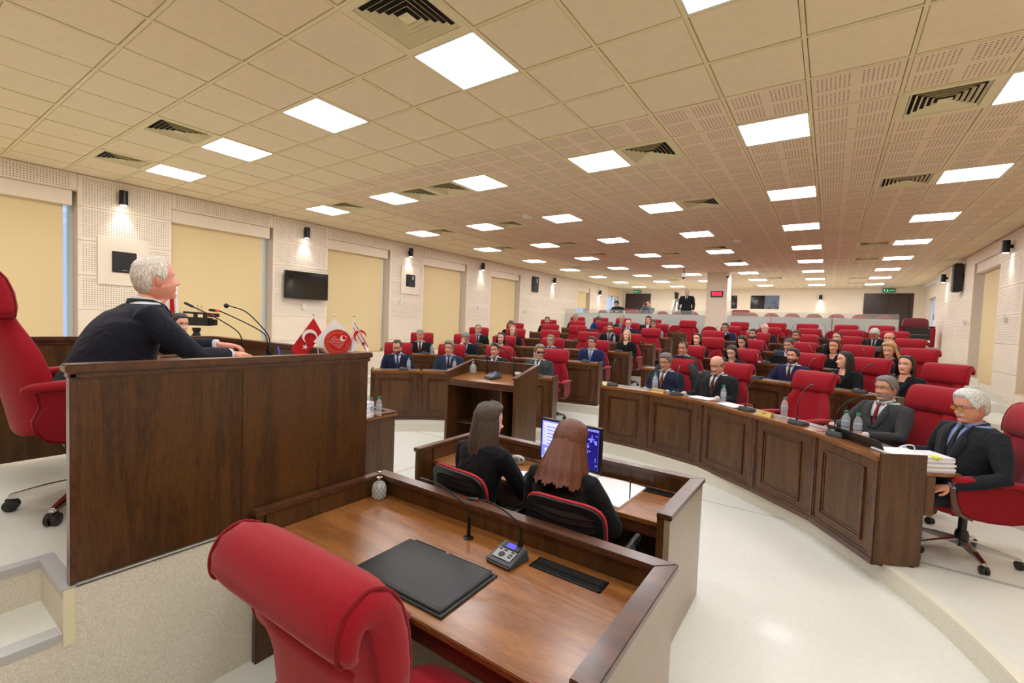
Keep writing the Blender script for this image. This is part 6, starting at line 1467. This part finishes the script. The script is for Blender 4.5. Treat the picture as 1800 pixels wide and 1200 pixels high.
x, y, z, rz = on_desk('right', 1, 4, .3, .2); tag(MB().tube(smooth_pts([(x-.02, y, z+.012), (x+.02, y+.02, z+.06), (x+.08, y+.04, z+.07), (x+.09, y+.05, z+.02), (x+.03, y+.03, z+.012)], 24), .004, 8).build('white_cable', WHITEP, smooth='all'), 'white looped charging cable beside the laptop', 'cable')
x, y, z, rz = on_desk('right', 1, 4, .36, .42, .715); t = thing('yellow_notes', 'lime yellow sticky notes beside the thick paper stack', 'sticky notes', (x, y, z), rz); MB().box(-.03, .03, -.02, .02, .11, .125).build('pad', mat('lime_yellow', (214, 236, 60), .6), t)
# laptops and tablets in the further rows
for (s, k, i, lab) in (('right', 5, 0, 'before the man in blue suit by the column'), ('right', 3, 2, 'before the cropped man looking down'), ('right', 3, 4, 'before the blonde woman in blue'), ('right', 4, 4, 'before the balding man in grey')):
    x, y, z, rz = on_desk(s, k, i, .05, .2); t = thing('laptop', 'black laptop seen from behind '+lab, 'laptop', (x, y, z), rz)
    MB().box(-.16, .16, 0, .2, 0, .014).build('keyboard_base', BLACKP, t); MB().prism([(0, .014), (.008, .014), (-.045, .15), (-.053, .15)], -.16, .16, axis='x').build('lid', BLACKP, t, bevel=.002)
# coat draped over the aisle chair of the right front row
ch = CHAIRS[('right', 1, 0)]
dj = thing('draped_coat', 'dark grey jacket draped over the chair back behind the man in glasses', 'jacket', tuple(ch.location), ch.rotation_euler.z)
m = MB(); rows = []
for i in range(15):
    v = i/14; z = .5+.76*v; w = .345-.085*max(0, v-.55)/.45-.02*(1-v); yc = -.29-.12*v; th = .115-.02*v+(.0 if v < .8 else -.05*(v-.8)/.2)
    if v > .95: w *= .8; th *= .8
    rows.append([(p[0], p[1]+.008*sin(p[0]*40+v*5), p[2]) for p in sring(0, yc-.035, z, w, th, 40, 3)])
rows.append([(p[0]*.5, p[1], p[2]+.012) for p in sring(0, -.44, 1.262, .2, .05, 40, 3)])
m.loft(rows); m.build('coat_body', fabric('dark_grey_wool', (58, 60, 62)), dj, smooth='all')
for s in (-1, 1): MB().tube([(s*.22, -.33, 1.15), (s*.32, -.3, 1.0), (s*.35, -.27, .75), (s*.34, -.25, .55)], [.05, .06, .055, .045], 12).build('sleeve', fabric('dark_grey_wool', (58, 60, 62)), dj, smooth='all')

# ---------------------------------------------------------------- low round-backed seats behind the members, and gallery seats
rb = MB(); rows = []
for y, k in ((-.05, .9), (-.035, 1), (.035, 1), (.05, .9)):
    rows.append([(.265*k*(abs(cos(q))**.75)*(1 if cos(q) >= 0 else -1), y-.1*((.62+.29*k*max(-1, sin(q)))-.5), .62+.3*k*(abs(sin(q))**.85)*(1 if sin(q) >= 0 else -1)) for q in [2*pi*j/32 for j in range(32)]])
rb.loft(rows); RBK = rb.mesh('seat_back', VELVET, smooth=True)
RBC = MB().loft([sring(0, .22, z, .24*k, .2*k, 20, 3) for z, k in ((.36, .9), (.39, 1), (.45, 1), (.47, .9))]).mesh('seat_cushion', VELVET, smooth='all')
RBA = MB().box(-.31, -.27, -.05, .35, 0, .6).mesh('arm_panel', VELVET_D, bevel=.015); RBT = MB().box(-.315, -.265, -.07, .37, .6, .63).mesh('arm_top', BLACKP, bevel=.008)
def low_seat(x, y, z, rz, label, group, mats=None, arms=True):
    t = thing('round_backed_chair', label, 'chair', (x, y, z), rz, group)
    o = link(RBK, 'seat_back', t); c = link(RBC, 'seat_cushion', t)
    if mats:
        for q in (o, c): q.material_slots[0].link = 'OBJECT'; q.material_slots[0].material = mats
    if arms:
        a = link(RBA, 'arm_panel', t); link(RBT, 'arm_top', a); b = link(RBA, 'arm_panel', t, (.58, 0, 0)); link(RBT, 'arm_top', b)
    else: MB().box(-.2, .2, .1, .3, 0, .37).build('pedestal', BLACKM, t)
    return t
xs_ = [-5.75, -5.1, -4.45, -3.95, -3.35, -1.75, -1.15, -.42, .12, .72, 1.15]
for i, x in enumerate(xs_): low_seat(x, CY+sqrt(14.1**2-(x-CX)**2), TH*7, pi-(x-CX)*-.06, 'low round-backed red seat in the row before the glass, %s from the left' % ORD[min(i, 11)], 'round-backed red seats before the glass', arms=False)
gl = [-8.1, -6.75, -5.55, -4.95, -4.4]; 
for i, x in enumerate(gl): low_seat(x, 18.5, ZG, pi, 'round-backed faded red gallery seat left of the column, %s from the left' % ORD[i], 'gallery seats behind the glass', PILE)
gr_ = [-2.35, -1.72, -1.1, -.48, .14, .76, 1.35]
for i, x in enumerate(gr_): low_seat(x, 18.3, ZG, pi, 'round-backed faded red gallery seat right of the column, %s from the column' % ORD[i], 'gallery seats behind the glass', PILE)
for (x, lab) in ((-7.0, 'left of the man with the phone'), (-2.78, 'beside the column')):
    t = thing('square_backed_chair', 'square-backed faded red gallery seat '+lab, 'seat', (x, 18.9, ZG), pi)
    MB().box(-.3, .3, -.06, .06, .45, 1.03).build('seat_back', PILE, t, bevel=.03); MB().box(-.28, .28, .06, .5, .38, .48).build('seat_cushion', PILE, t, bevel=.03); MB().box(-.2, .2, .1, .4, 0, .38).build('pedestal', BLACKM, t)
# big theatre seat with black case by the right stair
ts_ = thing('theatre_armchair', 'dark red theatre armchair at the head of the right stair', 'armchair', (2.0, 17.55, ZG), pi+.05)
m = MB(); rows = []
for y, k in ((-.07, .92), (-.05, 1), (.05, 1), (.07, .92)): rows.append([(.29*k*(abs(cos(q))**.35)*(1 if cos(q) >= 0 else -1), y, .5+.32*k*(abs(sin(q))**.4)*(1 if sin(q) >= 0 else -1)) for q in [2*pi*j/36 for j in range(36)]])
m.loft(rows); m.build('seat_back', mat('deep_red_velvet', (104, 10, 24), .8, sheen=.3), ts_, smooth=True)
for s in (-1, 1): a = MB().box(s*.35-.04, s*.35+.04, -.1, .35, .0, .55).build('arm_panel', VELVET, ts_, bevel=.02); MB().box(s*.35-.045, s*.35+.045, -.1, .3, .55, .59).build('arm_top', BLACKP, a, bevel=.01)
MB().box(-.28, .28, .05, .4, .12, .2).build('seat_base', WHITEST, ts_, bevel=.01)
bc = thing('black_case', 'black leather case propped on the theatre armchair', 'bag', (2.0, 17.28, ZG+.2), pi+.05); MB().box(-.27, .27, -.05, .05, 0, .34).build('case_body', LEATH, bc, bevel=.02); MB().box(-.26, .26, -.02, .054, .14, .146).build('zip', CHROME, bc); MB().box(.16, .24, .05, .056, .13, .155).build('buckle', CHROME, bc)

# ---------------------------------------------------------------- people in the gallery
person(-7.25, 18.2, ZG, pi, template('g_write', lean=.3, armR=((.26, .2, .8), (.12, .42, .84), (-.3, 1, 0), (0, 0, 1), .5), armL=((-.26, .2, .8), (-.12, .42, .84), (.3, 1, 0), (0, 0, 1), .5)), 'man in black cap and dark jacket writing behind the gallery glass', yaw=0, nod=35, hair='m_full', hc=(16, 16, 18), jacket=(30, 31, 33), shirt=(30, 31, 33))
person(-6.05, 18.2, ZG, pi, template('g_phone', armR=((.24, .2, .82), (.07, .24, 1.1), (-.4, .1, .9), (0, -1, 0), .9), armL=((-.24, .2, .82), (-.07, .24, 1.1), (.4, .1, .9), (0, -1, 0), .9)), 'man in grey sweater with glasses filming with a phone in the gallery', yaw=0, hair='m_short', hc=(40, 30, 26), jacket=(118, 124, 130), shirt=(130, 132, 138), glasses='clear', skin=(222, 165, 140))
ph = thing('phone', 'black phone held up by the man in grey in the gallery', 'phone', (-6.05, 17.88, ZG+1.16)); MB().box(-.075, .075, -.005, .005, -.036, .036).build('casing', BLACKP, ph, bevel=.004); MB().ball((.05, -.006, .018), (.008, .003, .008), 8).build('lens', BLACKM, ph, smooth='all')
TST = template('g_stand', legs='stand', long_coat=False, armR=((.27, .02, .72), (.27, .05, .46), (0, .1, -1), (1, 0, 0), .4), armL=((-.27, .02, .72), (-.27, .05, .46), (0, .1, -1), (-1, 0, 0), .4), vdepth=.84)
person(-4.58, 18.25, ZG+.47, pi, TST, 'grey-haired man in black suit standing behind a tripod camera in the gallery', yaw=18, nod=4, hair='m_short', hc=(188, 184, 180), jacket=(26, 25, 27), tie=(24, 24, 28), skin=(190, 128, 104), sc=1.0)
gc = thing('tripod_camera', 'small black camera on a silver tripod in front of the standing man', 'video camera', (-4.85, 17.85, ZG)); tripod(gc, 1.45, .42, mat('tripod_grey', (120, 122, 126), .4, .6))
MB().box(-.05, .05, -.03, .03, 1.4, 1.5).build('fluid_head', BLACKM, gc); MB().box(-.06, .06, -.1, .1, 1.5, 1.62).build('camera_body', BLACKP, gc, bevel=.02); MB().tube([(0, -.1, 1.57), (0, -.19, 1.57)], .045, 14).build('lens', BLACKM, gc, smooth=True); MB().tube([(.05, 0, 1.42), (.12, .1, 1.2)], .012, 8).build('pan_handle', BLACKM, gc, smooth='all')
cp = thing('paper_cup', 'white paper cup on the gallery ledge', 'cup', (-6.62, 17.15, 2.36)); MB().lathe([(0, 0), (.03, 0), (.04, .09), (.036, .09), (.028, .006), (0, .005)], 16).build('cup', WHITEP, cp, smooth=True)
for i, (x0, x1) in enumerate(((-7.9, -3.6), (-2.9, 1.55))):
    t = thing('gallery_desk', 'narrow pale writing ledge behind the %s gallery glass' % ('left' if i == 0 else 'right'), 'ledge', ((x0+x1)/2, 17.25, ZG)); MB().box(-(x1-x0)/2, (x1-x0)/2, -.16, .2, .71, .76).build('top_board', mat('pale_laminate', (206, 200, 180), .5), t, bevel=.004); MB().box(-(x1-x0)/2, (x1-x0)/2, .1, .13, 0, .71).build('modesty_panel', mat('pale_laminate', (206, 200, 180), .5), t)
# interpreter booth behind the back wall
bt = link(None, 'trim_2'); bt['kind'] = 'structure'
m = MB(); m.box(-4.2, -1.6, YB+2.3, YB+2.4, 1.6, ZC, 0); m.box(-4.2, -4.1, YB+.3, YB+2.3, 1.6, ZC, 0); m.box(-1.6, -1.5, YB+.3, YB+2.3, 1.6, ZC, 0); m.box(-4.2, -1.5, YB+.3, YB+2.4, ZC, ZC+.1, 0); m.box(-4.2, -1.5, YB+.3, YB+2.4, 1.5, 1.6, 0)
m.build('booth_shell', mat('dim_booth_wall', (120, 150, 160), .8), bt)
MB().box(-3.1, -2.55, YB+.12, YB+.125, 2.88, 3.5).build('dark_pane', mat('tinted_pane', (10, 10, 12), .1, coat=.4), bt); MB().box(-3.92, -3.66, YB+.12, YB+.125, 2.88, 3.5).build('dark_pane', mat('tinted_pane', (10, 10, 12), .1, coat=.4), bt)
MB().box(-2.55, -1.95, YB+.12, YB+.125, 2.88, 3.5).build('pane', GLASS, bt)
MB().box(-2.6, -1.8, YB+1.6, YB+1.9, ZC-.05, ZC-.02).build('booth_lamp', mat('booth_lamp', (200, 225, 255), .4, emit=3), bt)
m = MB(); 
for (a, b, c_, d_) in ((-3.14, -1.91, 2.84, 2.88), (-3.14, -1.91, 3.5, 3.53), (-3.14, -3.1, 2.88, 3.5), (-1.95, -1.91, 2.88, 3.5), (-3.96, -3.62, 2.84, 2.88), (-3.96, -3.92, 2.88, 3.5), (-3.66, -3.62, 2.88, 3.5)): m.box(a, b, YB-.02, YB+.04, c_, d_)
m.build('booth_window_frame', WALLM, bt)
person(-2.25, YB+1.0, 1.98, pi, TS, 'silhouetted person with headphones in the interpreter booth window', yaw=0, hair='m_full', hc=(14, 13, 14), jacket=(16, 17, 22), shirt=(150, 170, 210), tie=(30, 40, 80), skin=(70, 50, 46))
hp = thing('headphones', 'black headphones on the person in the booth window', 'headphones', (-2.25, YB+.95, 3.17)); MB().tube([(.1*cos(q), 0, .04+.11*sin(q)) for q in [pi*k/12 for k in range(13)]], .012, 8).build('headband', BLACKP, hp, smooth='all')
for s in (-1, 1): MB().ball((s*.1, 0, .0), (.025, .045, .055), 10).build('ear_cup', BLACKP, hp, smooth='all')
